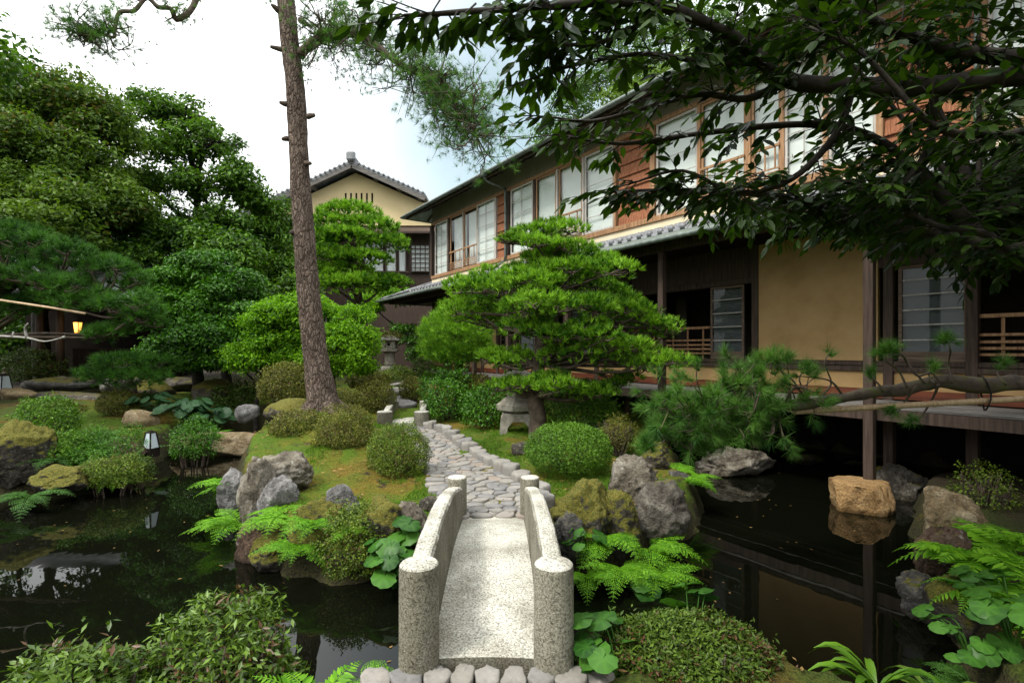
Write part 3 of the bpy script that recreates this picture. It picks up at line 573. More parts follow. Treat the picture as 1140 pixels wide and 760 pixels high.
def fern(px, by, Y, size, label, seed, mat='fern', nf=8, simple=False, dirs=None, pin=13, group='ferns by the pond', arch=.35, lift=.55, name='fern', at=None):
    """size: frond length in metres; dirs: range of headings the fronds take (radians)"""
    r = np.random.default_rng(seed); c = G(px, by, Y) if at is None else np.array(at, float); c[2] = max(c[2], gz1(c[0], c[1])) if at is None else c[2]; t = thing(name, label, 'fern', c, group); lo, hi = dirs or (0, 6.28)
    Ps = []; Ds = []; Ns = []; Ls = []; mb = MB()
    for i in range(nf):
        a = lo+(hi-lo)*(i+r.uniform(.1, .9))/nf; hd = np.array([math.cos(a), math.sin(a), 0]); L = size*r.uniform(.7, 1.1); lf = lift*r.uniform(.6, 1.2); ar = arch*r.uniform(.7, 1.4)
        tt = np.linspace(0, 1, pin+3); Cv = c+hd*(tt*L*.92)[:, None]+np.array([0, 0, 1.])*((lf*tt-ar*1.6*tt*tt)*L)[:, None]
        mb.tube(Cv[::2], np.linspace(.006, .0025, len(Cv[::2])), 4, sm=1); T = nrm(np.gradient(Cv, axis=0)); sd = np.cross(hd, [0, 0, 1.])
        for k in range(2, pin+3):
            u = k/(pin+2); pl = L*.30*math.sin(math.pi*min(1, .22+.78*u)**1.0)*(1.05-.55*u)+.012
            for sg in (-1, 1):
                pd = nrm(sd*sg+T[k]*.45+r.normal(size=3)*.07-[0, 0, .12]); nrmv = nrm(np.cross(pd, T[k])*-sg); nrmv = nrmv if nrmv[2] > 0 else -nrmv
                if simple: Ps.append(Cv[k]); Ds.append(pd); Ns.append(nrmv); Ls.append(pl*1.05); continue
                nq = max(3, int(5+pl*12)); s_ = np.linspace(.12, .9, nq)
                for q in s_:
                    ll = pl*.27*(1.15-q*.7)
                    for g in (-1, 1):
                        Ps.append(Cv[k]+pd*pl*q); Ds.append(pd*.75+np.cross(pd, nrmv)*g); Ns.append(nrmv); Ls.append(ll)
                Ps.append(Cv[k]+pd*pl*.85); Ds.append(pd); Ns.append(nrmv); Ls.append(pl*.2)
    Ps = np.array(Ps); Ns = np.array(Ns)+r.normal(size=(len(Ps), 3))*.12; V, Fc, k = leaves(Ps, np.array(Ds), Ns, np.array(Ls), np.array(Ls)*(.30 if simple else .48), 'oval' if simple else 'rhomb', .06, .10)
    emit('fronds', V, Fc, X[mat], t, smooth=False, attr=var(Ps, r, k, 2.5, .4)); mb.build('stalks', X[mat], t, smooth=True, attr=True); return t
def roundleaf(px, by, Y, label, seed, n=7, size=.16, spread=.35, mat='round', name='butterbur_plant', group=None, height=.3, dirs=(0, 6.28), notch=True, aspect=1.0):
    r = np.random.default_rng(seed); c = G(px, by, Y); c[2] = max(c[2], gz1(c[0], c[1])); t = thing(name, label, 'plant', c, group); V = []; Fc = []; at = []; mb = MB(); ofs = 0
    for i in range(n):
        a = r.uniform(*dirs); q = spread*math.sqrt(r.uniform(.05, 1)); top = c+np.array([math.cos(a)*q, math.sin(a)*q, height*r.uniform(.5, 1.1)]); s_ = size*r.uniform(.6, 1.15)
        mb.tube([c+[0, 0, -.05], (c+top)/2+[0, 0, .06], top], [.006, .005, .004], 5, sm=3)
        nn = nrm(np.array([math.cos(a)*.45, math.sin(a)*.45, 1])+r.normal(size=3)*.22); d = nrm(np.array([math.cos(a), math.sin(a), 0])-nn*(nn[0]*math.cos(a)+nn[1]*math.sin(a))); sx = np.cross(nn, d)
        m = 22; ring = []
        for j in range(m):
            th = (j/(m-1)-.5)*2*np.pi*.955; rr = s_*(1+.05*math.sin(th*9)+.04*r.normal()*.5)*(1-(.28*max(0, abs(th)-2.3) if notch else 0)); ring.append((math.cos(th)*rr*aspect, math.sin(th)*rr))
        L0 = [top-d*0]; prof = []
        for f, hz in ((.55, .05), (1.0, -.06)):
            for (u, v) in ring: prof.append(top+d*(u*f+s_*.12)+sx*v*f+nn*(s_*hz*(1+.8*math.sin(3*math.atan2(v, u)+i))))
        V += [top]+prof; Fc += [[ofs, ofs+1+j, ofs+2+j] for j in range(m-1)]+[[ofs+1+j, ofs+1+m+j, ofs+2+m+j, ofs+2+j] for j in range(m-1)]
        lv = r.uniform(.1, .75); at += [min(1, lv+.3)]+[lv+(.22 if j % 3 == 1 else 0)+r.normal()*.05 for j in range(m)]+[lv+(.12 if j % 3 == 1 else -.08)+r.normal()*.06 for j in range(m)]; ofs += 1+2*m
    emit('leaves', V, Fc, X[mat], t, attr=at); mb.build('stalks', X[mat], t, smooth=True, attr=True); return t
def strap(px, by, Y, label, seed, n=26, L=.3, wd=.05, mat='fern', name='broad_grass_plant', up=.9):
    r = np.random.default_rng(seed); c = G(px, by, Y); c[2] = max(c[2], gz1(c[0], c[1])); t = thing(name, label, 'plant', c); V = []; Fc = []; at = []; o = 0
    for i in range(n):
        a = r.uniform(0, 6.28); hd = np.array([math.cos(a), math.sin(a), 0]); l = L*r.uniform(.6, 1.1); lf = up*r.uniform(.5, 1.2); sx = np.cross(hd, [0, 0, 1.]); st = c+hd*r.uniform(0, .05)+[0, 0, r.uniform(0, .15)]
        for k, tt in enumerate(np.linspace(0, 1, 6)):
            p = st+hd*l*tt*.85+np.array([0, 0, (lf*tt-1.0*tt*tt)*l]); w2 = wd/2*math.sin(math.pi*min(1, tt*.85+.12))**.8 if tt < 1 else .001
            V += [p-sx*w2+[0, 0, w2*.4], p, p+sx*w2+[0, 0, w2*.4]]
        for k in range(5):
            b_ = o+k*3; Fc += [[b_, b_+1, b_+4, b_+3], [b_+1, b_+2, b_+5, b_+4]]
        at += [r.uniform(0, 1)]*18; o += 18
    emit('leaves', V, Fc, X[mat], t, attr=at); return t
def pxpad(cx, cy, hw, hh, Y, dep=.85): s_ = Y/F; return (G(cx, cy, Y), (hw*s_, hw*s_*dep, hh*s_))
# ------------------------------------------------------------------ the main house (local axes: x along the front to the far left, y out over the pond, z up)
HRZ = math.atan2(CU[1], CU[0])
house = thing('japanese_house', 'long two storey wooden house standing on posts over the pond, with paper windows upstairs', 'house', (XA, 0, 0), rz=HRZ)
def hs(px, xa=XA): Z = F*xa/(px-173); return (XA-xa)*math.sin(HTH)+Z/math.cos(HTH)
SC = hs(481); S0 = 1.0; WT = .12         # far corner, near end, wall thickness
def hb(name, boxes, m, parent=house, bev=.004):
    mb = MB()
    for a, b in boxes: mb.box(np.array(a, float), np.array(b, float), bev)
    return mb.build(name, X[m], parent)
# body: dark timber walls left and behind, rooms inside
ZF, ZC, Z2, ZT = 1.30, 3.95, 5.02, 8.25
hb('floor', [((S0, -7, ZF-.12), (SC, -.02, ZF+.10))], 'black')
hb('ceiling', [((S0, -6.9, ZC), (SC, -.08, ZC+.12))], 'black')
hb('rear_wall', [((S0, -7.1, 0), (SC, -6.95, ZT))], 'olive'); hb('end_wall', [((SC-.12, -6.9, ZF), (SC-.0, -.14, ZT-.05))], 'olive'); hb('near_end_wall', [((S0, -6.9, ZF), (S0+.1, -.14, ZT-.05))], 'olive')
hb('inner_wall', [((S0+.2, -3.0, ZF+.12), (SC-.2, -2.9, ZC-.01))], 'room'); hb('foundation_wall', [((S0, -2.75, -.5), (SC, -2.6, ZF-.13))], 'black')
hb('upper_floor', [((S0, -6.9, 4.9), (SC-.13, -.13, 5.06))], 'black'); hb('upper_inner_wall', [((S0+.2, -2.2, 5.07), (SC-.2, -2.1, 8.1))], 'paper')
# deck and its edge
mb = MB()
for k in range(7): mb.box(np.array([S0, .10+k*.165, 1.375+.004*(k % 3)]), np.array([SC+.6, .10+k*.165+.135, 1.417+.004*(k % 3)]), .006)
mb.build('deck', X['greywood'], house)
hb('deck_beam', [((S0, 1.12, 1.21), (SC+.5, 1.22, 1.372)), ((S0, .2, 1.21), (SC, .3, 1.372))], 'wood')
hb('skirting_board', [((S0, -.01, 1.43), (SC, .035, 1.575))], 'redwood')
hb('lower_plaster_strip', [((S0, -.06, 1.578), (SC, .01, 1.86))], 'cream')
hb('sill_beam', [((S0, -.08, 1.863), (SC, .05, 1.945)), ((S0, -.08, 1.955), (SC, .035, 2.03))], 'wood')
hb('lintel_beam', [((S0, -.08, 3.52), (SC, .04, 3.64))], 'wood', bev=.006)
hb('transom_wall', [((S0, -.06, 3.643), (SC, .0, 4.72))], 'wood')
# the wall posts and, out over the water, the eave posts
wp = [842, 990, 1083, 1240, 736, 700, 665, 632, 600, 575, 555, 538, 522, 508, 496]
for px in wp:
    s = hs(px); foot = .30 if px in (842, 990) else -.3
    hb('post', [((s-.068, -.085, foot), (s+.068, .062, 4.7))], 'wood', bev=.008)
for px in (1330, 968, 737, 632, 566, 528, 500):
    s = hs(px, 10.1); foot = .36 if px == 968 else (.25 if px > 900 else .2)
    hb('eave_post', [((s-.062, 1.25, foot), (s+.062, 1.374, 4.16))], 'wood', bev=.008)
hb('eave_beam', [((S0, 1.245, 4.163), (SC+1.3, 1.385, 4.30))], 'wood', bev=.006)
# lower storey: sliding windows, open bays with rails, plaster
def grid_panel(name, s0, s1, z0, z1, y, nx, nz, fm, pm, lm, parent=house, fw=.05, glass=True, low=0, bar=.012, back=.05):
    """a sliding panel: frame > pane, paper, lattice"""
    if s0 > s1: s0, s1 = s1, s0
    mb = MB(); d = .035
    mb.box(np.array([s0, y, z0]), np.array([s0+fw, y+d, z1]), .003); mb.box(np.array([s1-fw, y, z0]), np.array([s1, y+d, z1]), .003)
    mb.box(np.array([s0+fw, y+.001, z1-fw]), np.array([s1-fw, y+d-.001, z1]), .003); mb.box(np.array([s0+fw, y+.001, z0]), np.array([s1-fw, y+d-.001, z0+fw+low]), .003)
    f = mb.build(name, X[fm], house)
    if nx > 1 or nz > 1:
        mb = MB()
        for i in range(1, nx): x = s0+(s1-s0)*i/nx; mb.box(np.array([x-bar/2, y+.006, z0+fw+low]), np.array([x+bar/2, y+.026, z1-fw]))
        for i in range(1, nz): zz = z0+low+(z1-z0-low)*i/nz; mb.box(np.array([s0+fw, y+.008, zz-bar/2]), np.array([s1-fw, y+.029, zz+bar/2]))
        mb.build('lattice', X[lm], f)
    if glass:
        mb = MB(); mb.box(np.array([s0+fw-.005, y+.010, z0+fw+low-.005]), np.array([s1-fw+.005, y+.014, z1-fw+.005])); mb.build('pane', X['glass'], f)
    if pm:
        mb = MB(); mb.box(np.array([s0+fw*.5, y-back-.006, z0+.02]), np.array([s1-fw*.5, y-back, z1-.02])); mb.build('paper', X[pm], f)
    return f
X['dimpaper'] = M('shade_grey_paper', [(.075, .085, .09), (.115, .125, .13)], 2, .9, 0)  # white paper greyed: the veranda shade is put into its colour
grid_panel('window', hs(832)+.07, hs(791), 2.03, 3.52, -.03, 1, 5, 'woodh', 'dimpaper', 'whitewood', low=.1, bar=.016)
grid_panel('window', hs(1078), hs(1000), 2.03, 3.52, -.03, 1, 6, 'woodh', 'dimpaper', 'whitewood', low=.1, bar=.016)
for a, b in ((790, 740), (1290, 1087), (732, 702), (696, 668)):
    s0, s1 = sorted((hs(a), hs(b))); mb = MB(); 
    for zz in (2.12, 2.21, 2.30, 2.40, 2.66): mb.box(np.array([s0, -.05, zz]), np.array([s1, -.015, zz+(.04 if zz < 2.6 else .055)]), .003)
    for k in range(3): x = s0+(s1-s0)*(k+.5)/3; mb.box(np.array([x-.02, -.062, 2.03]), np.array([x+.02, -.0505, 2.66]))
    mb.build('balustrade', X['frame'], house)
hb('plaster_panel', [((hs(985)+.08, -.06, 2.033), (hs(842)-.07, .046, 4.236))], 'cream')
s0 = hs(985)+.08
for a, b in ((660, 634), (628, 602), (596, 578), (572, 557)):
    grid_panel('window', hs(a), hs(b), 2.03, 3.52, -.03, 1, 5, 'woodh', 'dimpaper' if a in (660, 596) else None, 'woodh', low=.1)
hb('plaster_panel', [((hs(554), -.06, 2.033), (hs(500), -.005, 3.517))], 'cream')
# sliding doors one step inside the open bays (dim tea-room screens)
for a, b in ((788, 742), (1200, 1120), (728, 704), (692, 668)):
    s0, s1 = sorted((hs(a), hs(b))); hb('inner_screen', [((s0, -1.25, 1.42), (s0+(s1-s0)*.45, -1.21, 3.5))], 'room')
# lower roof: copper sheet at the eave, tiles above, hipped at the far end
YE, ZE, YM, ZM, ZW = 1.80, 4.30, .78, 4.66, 4.98
def hx(y): return SC+max(0, y)*.92
def roofsheet(mb, yz, s0, off=0):
    (y0, z0), (y1, z1) = yz
    return [(s0, y0, z0), (hx(y0), y0, z0), (hx(y1), y1, z1), (s0, y1, z1)]
mb = MB(); V = roofsheet(mb, ((YE, ZE), (YM, ZM)), S0); Vb = [(x, y, z-.05) for x, y, z in V]
mb.add(V+Vb, [[0, 3, 2, 1], [4, 5, 6, 7], [0, 1, 5, 4], [1, 2, 6, 5], [2, 3, 7, 6], [3, 0, 4, 7]])
for k in range(5):
    f = k/5+.1; y = YE+(YM-YE)*f; zz = ZE+(ZM-ZE)*f; mb.box(np.array([S0, y-.008, zz-.01]), np.array([hx(y)-.02, y+.008, zz+.012]))
# the far hip face
hv = [(hx(YE), YE, ZE), (hx(YE), -7.5, ZE), (SC+.02, -7.5, ZW), (SC+.02, .0, ZW)]; hvb = [(x, y, z-.05) for x, y, z in hv]
mb.add(hv+hvb, [[0, 3, 2, 1], [4, 5, 6, 7], [0, 1, 5, 4], [1, 2, 6, 5], [2, 3, 7, 6], [3, 0, 4, 7]])
mb.build('lower_roof', X['copper'], house)
mb = MB(); pitch = .285; nr = int((hx(YM)-S0)/pitch); rows = 3
for rw in range(rows):
    f0, f1 = rw/rows, (rw+1)/rows; ya, yb = YM+(0-YM)*f0+.02, YM+(0-YM)*f1-.015; za, zb = ZM+(ZW-ZM)*f0+.055, ZM+(ZW-ZM)*f1+.03
    xs_ = np.arange(S0, hx(ya)-.02, pitch/8); ph = (xs_-S0)/pitch*2*np.pi; wv = .032*np.cos(ph)+.012*np.cos(2*ph)
    n = len(xs_); V = np.vstack([np.column_stack([xs_, np.full(n, ya), za+wv-.045]), np.column_stack([xs_, np.full(n, ya), za+wv]), np.column_stack([np.minimum(xs_, hx(yb)), np.full(n, yb), zb+wv])])
    mb.add(V, [[r_*n+k, r_*n+k+1, (r_+1)*n+k+1, (r_+1)*n+k] for r_ in range(2) for k in range(n-1)])
for k in range(int((hx(YM)-S0)/pitch)): mb.tube([(S0+k*pitch, YM+.035, ZM+.065), (S0+k*pitch, YM-.03, ZM+.075)], [.062, .062], 12, sm=1)
mb.build('roof_tiles', X['tile'], house, smooth=True)
mb = MB(); mb.tube([(hx(YE)-.05, YE-.03, ZE+.05), (SC+.0, .02, ZW+.06)], [.06, .075], 10, sm=1); mb.build('hip_ridge', X['tile'], house, smooth=True)
mb = MB(); mb.tube([(S0, YE+.055, ZE-.03), (hx(YE)+.05, YE+.055, ZE-.03)], .05, 10, sm=1); mb.tube([(hx(YE)+.05, YE+.055, ZE-.03), (hx(YE)+.05, -7.4, ZE-.03)], .05, 10, sm=1)
mb.build('gutter', X['gutter'], house, smooth=True)
hb('eave_soffit', [((S0, .06, 4.243), (SC+1.4, 1.245, 4.26))], 'black')
mb = MB(); s = S0
while s < SC+1.2: mb.bar((s, 1.72, 4.225), (s, .04, 4.74), .05, .06); s += .42
mb.build('rafters', X['wood'], house)
# upper storey
U0, U1, UT = 5.02, 5.20, 7.48
hb('upper_plaster_strip', [((S0, -.10, 4.80), (SC-.002, .012, U1-.003))], 'strip'); hb('upper_sill', [((S0, -.09, U1), (SC, .055, 5.33))], 'frame', bev=.006)
hb('upper_lintel', [((S0, -.09, 7.46), (SC, .05, 7.56))], 'frame', bev=.006); hb('upper_wall_band', [((S0, -.08, 7.563), (SC, -.01, ZT))], 'olive')
for px, wd, m_ in ((480.5, .16, 'wood'), (500, .10, 'wood'), (516, .05, 'whitewood'), (552.6, .05, 'whitewood'), (565.5, .13, 'wood'), (595.5, .10, 'wood'), (621, .07, 'whitewood'), (650, .07, 'whitewood'), (685.5, .07, 'frame'), (727, .14, 'frame'), (779, .08, 'frame'), (834, .1, 'frame'), (872, .07, 'frame'), (920, .08, 'frame'), (980, .1, 'frame'), (1093, .14, 'frame'), (1180, .1, 'frame'), (1320, .1, 'frame')):
    s = hs(px); hb('upper_post', [((s-wd/2, -.085, 5.333), (s+wd/2, .045, 7.457))], m_, bev=.005)
def upwin(a, b, nx, nz, fm, pm, y=-.02, rail=False, cur=False):
    s0, s1 = sorted((hs(a), hs(b))); f = grid_panel('window', s0, s1, 5.335, 7.455, y, nx, nz, fm, pm, 'whitewood', fw=.05, back=.06 if pm else .2, bar=.014)
    if cur:
        xs_ = np.linspace(s0+.04, s1-.04, 40); yy = y-.16+.025*np.sin(xs_*38)+.012*np.sin(xs_*71); n = len(xs_)
        V = np.vstack([np.column_stack([xs_, yy, np.full(n, 5.36)]), np.column_stack([xs_, yy*.9-.01, np.full(n, 7.42)])]); o = emit('curtain', V, [[k, k+1, n+k+1, n+k] for k in range(n-1)], X['curtain'], f)
    if rail:
        mb = MB()
        for zz in (5.40, 5.47, 5.54, 5.61): mb.box(np.array([s0+.02, y+.055, zz]), np.array([s1-.02, y+.075, zz+.028]))
        mb.box(np.array([s0+.01, y+.05, 6.02]), np.array([s1-.01, y+.09, 6.075]), .004)
        for k in range(3): x = s0+(s1-s0)*(k+.5)/3; mb.box(np.array([x-.014, y+.0555, 5.64]), np.array([x+.014, y+.0745, 6.02]))
        mb.build('rail', X['frame'], f)
    return f
upwin(484.5, 498, 2, 5, 'whitewood', 'paper'); upwin(501.5, 515.5, 1, 1, 'frame', None, rail=True, cur=True); upwin(516.5, 531.5, 1, 1, 'frame', None, rail=True, cur=True)
upwin(532, 552, 2, 5, 'whitewood', 'paper', y=.012); upwin(569.5, 594, 2, 5, 'whitewood', 'paper', y=.005)
upwin(597, 619.5, 1, 1, 'frame', 'paper', rail=True); upwin(622.5, 648.5, 1, 1, 'frame', 'paper', rail=True)
upwin(652, 684, 1, 5, 'whitewood', 'paper', y=.005); upwin(731, 777, 1, 5, 'whitewood', 'paper'); upwin(781, 831, 1, 1, 'frame', 'paper', rail=True); upwin(837, 870, 1, 1, 'frame', 'paper', rail=True)
upwin(874, 917, 2, 5, 'whitewood', 'paper'); upwin(923, 976, 1, 5, 'whitewood', 'paper'); upwin(1100, 1176, 2, 5, 'whitewood', 'paper'); upwin(1185, 1312, 1, 5, 'whitewood', 'paper')
def cedar(a, b):
    s0, s1 = sorted((hs(a), hs(b))); mb = MB(); r = np.random.default_rng(int(a)); z = 5.335
    while z < 7.44:
        z1 = min(z+.30, 7.452); x = s0
        while x < s1-.01:
            x1 = min(x+r.uniform(.07, .15), s1); tz = r.uniform(0, .01); mb.add([(x+.002, -.02, z-tz), (x1-.002, -.02, z-tz), (x1-.002, -.045, z1), (x+.002, -.045, z1), (x+.002, -.006, z-tz), (x1-.002, -.006, z-tz), (x1-.002, -.04, z1+.01), (x+.002, -.04, z1+.01)],
                [[4, 5, 6, 7], [0, 4, 7, 3], [1, 2, 6, 5], [0, 1, 5, 4]]); x = x1
        mb.box(np.array([s0, -.02, z+.001]), np.array([s1, .004, z+.018])); z = z1
    mb.build('cedar_panel', X['cedar'], house)
cedar(553.3, 562.8); cedar(688, 723); cedar(984.5, 1088)
# upper roof: hipped, with boarded eaves and exposed rafters
UE, UZ = .90, 7.90
def slab(mb, V, th):
    Vb = [(x, y, z-th) for x, y, z in V]; n = len(V); mb.add(V+Vb, [list(range(n)), [n+i for i in range(n)][::-1]]+[[i, n+i, n+(i+1) % n, (i+1) % n] for i in range(n)])
mb = MB(); ex = SC+.95; rz_ = 9.75
slab(mb, [(S0, UE, UZ), (S0, -3.5, rz_), (SC-3.4, -3.5, rz_), (ex, UE, UZ)], .045); slab(mb, [(ex, UE, UZ), (SC-3.4, -3.5, rz_), (ex, -7.9, UZ)], .045); slab(mb, [(S0, -7.9, UZ), (ex, -7.9, UZ), (SC-3.4, -3.5, rz_), (S0, -3.5, rz_)], .045)
mb.build('upper_roof', X['copper'], house)
mb = MB(); s = S0
while s < SC+.8: mb.bar((s, UE-.06, UZ-.075), (s, -.05, UZ+.325), .045, .06); s += .40
y = -.2
while y > -7.5: mb.bar((SC+.85, y, UZ-.06), (SC-.05, y, UZ+.3), .045, .06); y -= .45
mb.build('upper_rafters', X['wood'], house)
hb('upper_eave_board', [((S0, UE-.16, UZ-.10), (ex-.1, UE-.10, UZ+.015))], 'wood')
mb = MB(); mb.tube([(S0, UE+.06, UZ-.02), (ex+.06, UE+.06, UZ-.02)], .055, 10, sm=1); mb.tube([(ex+.06, UE+.06, UZ-.02), (ex+.06, -7.8, UZ-.02)], .055, 10, sm=1)
sd = hs(546, 10.6)
mb.build('upper_gutter', X['gutter'], house, smooth=True)
for sdp in (hs(565.5), hs(1090)):
    mb = MB(); mb.box(np.array([sdp-.09, UE-.02, UZ-.12]), np.array([sdp+.09, UE+.15, UZ+.10]), .02); mb.tube([(sdp, UE+.05, UZ-.1), (sdp, UE-.1, UZ-.25), (sdp, .2, 7.55), (sdp, .11, 7.35), (sdp, .11, 5.35), (sdp, .17, 5.15), (sdp, .5, 4.9)], .038, 8, sm=3)
    mb.build('downpipe', X['gutter'], house, smooth=True)
# ------------------------------------------------------------------ the yellow gabled house behind
YB = 27.0
def B(px, py, dy=0): return G(px, py, YB)+[0, dy, 0]
bh = thing('gabled_house', 'pale yellow plastered house with a grey tiled gable, behind the cloud pine', 'house', (G(395, 400, YB)[0], YB, 1.5))
apex = B(396, 190); le = B(268, 249); re = B(476, 226); mb = MB()
wl, wr, wz = B(284, 0)[0], B(500, 0)[0], B(0, 251)[2]
mb.prism([(wl, wz), (wr, wz), (wr, B(0, 232)[2]), (re[0]-.35, re[2]+.05), (apex[0], apex[2]-.12), (wl, le[2]+.2)], 1, YB+.02, YB+9); mb.build('wall', X['yellow'], bh)
def slope(p, q, th, y0, y1, up):
    return [(p[0], y0, p[2]+up), (q[0], y0, q[2]+up), (q[0], y1, q[2]+up), (p[0], y1, p[2]+up)]
mb = MB(); slab(mb, slope(apex, le, 0, YB-.75, YB+9.4, .28), .14); slab(mb, slope(apex, re, 0, YB-.75, YB+9.4, .28), .14); mb.build('roof', X['tile'], bh)
mb = MB()
for e in (le, re):
    d = e-apex; L = np.hypot(d[0], d[2]); k = int(L/.26)
    for i in range(k):
        c = apex+d*(i+.5)/k; mb.tube([(c[0], YB-.80, c[2]+.27), (c[0], YB+9.4, c[2]+.27)], .07, 8, sm=1)
mb.build('tile_rolls', X['tile'], bh, smooth=True)
mb = MB(); mb.box(np.array([apex[0]-.16, YB-.85, apex[2]+.26]), np.array([apex[0]+.16, YB+9.4, apex[2]+.55]), .05); mb.box(np.array([apex[0]-.24, YB-.93, apex[2]+.2]), np.array([apex[0]+.24, YB-.7, apex[2]+.72]), .09); mb.build('ridge_tiles', X['tile'], bh)
mb = MB()
for e in (le, re): mb.bar(apex+[0, -.70, .03], e+[0, -.70, .03], .09, .24)
for e, ks in ((le, (.35, .7)), (re, (.3, .62, .9))):
    for k in ks: c = apex+(e-apex)*k; mb.box(np.array([c[0]-.07, YB-.66, c[2]-.08]), np.array([c[0]+.07, YB+.02, c[2]+.1]))
mb.build('barge_boards', X['greywood'], bh)
mb = MB()
for i in range(6): a, b = B(384+i*5.9, 226), B(385.7+i*5.9, 215); mb.box(np.array([a[0], YB-.01, a[2]]), np.array([b[0], YB+.019, b[2]]))
mb.build('vent_slits', X['black'], bh)
a, b = B(300, 262), B(500, 253); mb = MB(); slab(mb, [(a[0], YB-1.0, a[2]), (b[0], YB-1.0, a[2]), (b[0], YB-.02, b[2]), (a[0], YB-.02, b[2])], .1); mb.build('lower_eave', X['wood'], bh)
mb = MB(); mb.box(np.array([wl, YB+.1, 1.0]), np.array([wr, YB+8, wz-.005])); mb.build('lower_wall', X['wood'], bh)
for (x0, x1, y0, y1, lat, cur) in ((400, 428, 303, 268, 0, 1), (429, 442, 303, 268, 0, 1), (443, 453, 303, 268, 0, 1), (457, 479, 303, 272, 1, 0)):
    a, b = B(x0, y0), B(x1, y1); mb = MB(); f_ = .06
    for lo, hi in (((a[0], a[2]), (a[0]+f_, b[2])), ((b[0]-f_, a[2]), (b[0], b[2])), ((a[0]+f_, b[2]-f_), (b[0]-f_, b[2])), ((a[0]+f_, a[2]), (b[0]-f_, a[2]+f_))): mb.box(np.array([lo[0], YB-.08, lo[1]]), np.array([hi[0], YB+.03, hi[1]]))
    if lat:
        for k in range(1, 4): x = a[0]+(b[0]-a[0])*k/4; mb.box(np.array([x-.02, YB-.06, a[2]+f_]), np.array([x+.02, YB-.02, b[2]-f_]))
        for k in range(1, 6): zz = a[2]+(b[2]-a[2])*k/6; mb.box(np.array([a[0]+f_, YB-.055, zz-.02]), np.array([b[0]-f_, YB-.025, zz+.02]))
    f = mb.build('window', X['wood'], bh)
    mb = MB(); mb.box(np.array([a[0]+f_, YB-.035, a[2]+f_]), np.array([b[0]-f_, YB-.03, b[2]-f_])); mb.build('pane', X['glass'], f)
    xs_ = np.linspace(a[0]+.03, b[0]-.03, 30); n = len(xs_); yy = YB+.04+.03*np.sin(xs_*30)*(1-lat); V = np.vstack([np.column_stack([xs_, yy, np.full(n, a[2]+.03)]), np.column_stack([xs_, yy, np.full(n, b[2]-.03)])]); emit('curtain', V, [[k, k+1, n+k+1, n+k] for k in range(n-1)], X['curtain'], f)
mb = MB()
for k in range(26): x = B(402+k*2, 0)[0]; mb.box(np.array([x, YB-.22, B(0, 314)[2]]), np.array([x+.04, YB-.18, B(0, 304)[2]]))
for py in (304, 309, 314): mb.box(np.array([B(400, 0)[0], YB-.25, B(0, py)[2]]), np.array([B(456, 0)[0], YB-.15, B(0, py)[2]+.06]))
mb.build('balcony_rail', X['wood'], bh)
# dark timber wing to the left of it
wg = thing('timber_wing', 'dark boarded timber building between the background trees and the leaning pine', 'building', (B(285, 0)[0], 25.5, 1.4))
a, b = G(236, 330, 25.5), G(336, 246, 25.5); mb = MB(); mb.box(np.array([a[0], 25.5, 1.0]), np.array([b[0], 32, b[2]])); mb.build('wall', X['wood'], wg)
mb = MB()
for k in range(24): x = a[0]+(b[0]-a[0])*k/24; mb.box(np.array([x, 25.46, 1.0]), np.array([x+.04, 25.498, b[2]-.02]))
mb.build('battens', X['black'], wg)
mb = MB(); slab(mb, [(a[0]-.8, 24.7, b[2]+.0), (b[0]+.5, 24.7, b[2]+.0), (b[0]+.5, 29, b[2]+1.0), (a[0]-.8, 29, b[2]+1.0)], .15); mb.build('roof', X['tile'], wg)
# ------------------------------------------------------------------ the dark gate at the left with its lit lamp
YG = 16.0
gt = thing('garden_gate', 'dark roofed wooden gate in deep shade at the left, a lamp glowing beside it', 'gate', (G(80, 430, YG)[0], YG, 1.0))
for px, base_ in ((44, 420), (67, 420)):
    p = G(px, base_, YG); mb = MB(); mb.tube([p, p+[0, 0, 2.7]], [.11, .10], 10, sm=1); po = mb.build('post', X['wood'], gt, smooth=True)
    mb = MB(); mb.lathe(p+[0, 0, -.22], [(.24, 0), (.23, .12), (.17, .18), (.15, .26)], 14); mb.build('stone_foot', X['lant'], po, smooth=True)
mb = MB(); p, q = G(-60, 322, YG-1.2), G(150, 318, YG-1.2); slab(mb, [(p[0], YG-1.4, 3.7), (q[0], YG-1.4, 3.7), (q[0], YG+1.0, 5.0), (p[0], YG+1.0, 5.0)], .12); slab(mb, [(p[0], YG+1.0, 5.0), (q[0], YG+1.0, 5.0), (q[0], YG+3.4, 3.7), (p[0], YG+3.4, 3.7)], .12); mb.build('roof', X['tile'], gt)
a, b = G(-50, 345, YG), G(140, 330, YG); mb = MB(); mb.box(np.array([a[0], YG-.09, 3.45]), np.array([b[0], YG+.09, 3.68]), .01); mb.build('lintel', X['black'], gt)
a, b = G(72, 420, YG), G(140, 390, YG); mb = MB(); n = 14
for k in range(n): x = a[0]+(b[0]-a[0])*k/n; mb.box(np.array([x, YG+.3, 1.0]), np.array([x+(b[0]-a[0])/n-.012, YG+.34, 2.2]), .004)
mb.box(np.array([a[0], YG+.27, 2.2]), np.array([b[0], YG+.37, 2.28]), .006); mb.build('board_fence', X['black'], gt)
mb = MB(); mb.box(np.array([G(-60, 0, YG)[0], YG+2.6, .8]), np.array([b[0], YG+2.7, 3.9])); mb.build('rear_wall', X['black'], gt)
lp = G(86.5, 364, 15.6); lm = thing('gate_lamp', 'small glowing orange paper lamp hanging under the dark gate roof', 'lamp', lp)
mb = MB(); mb.lathe(lp, [(.075, -.17), (.11, .14)], 4, ph=R(45)); mb.build('lamp_shade', X['lamp'], lm)
mb = MB()
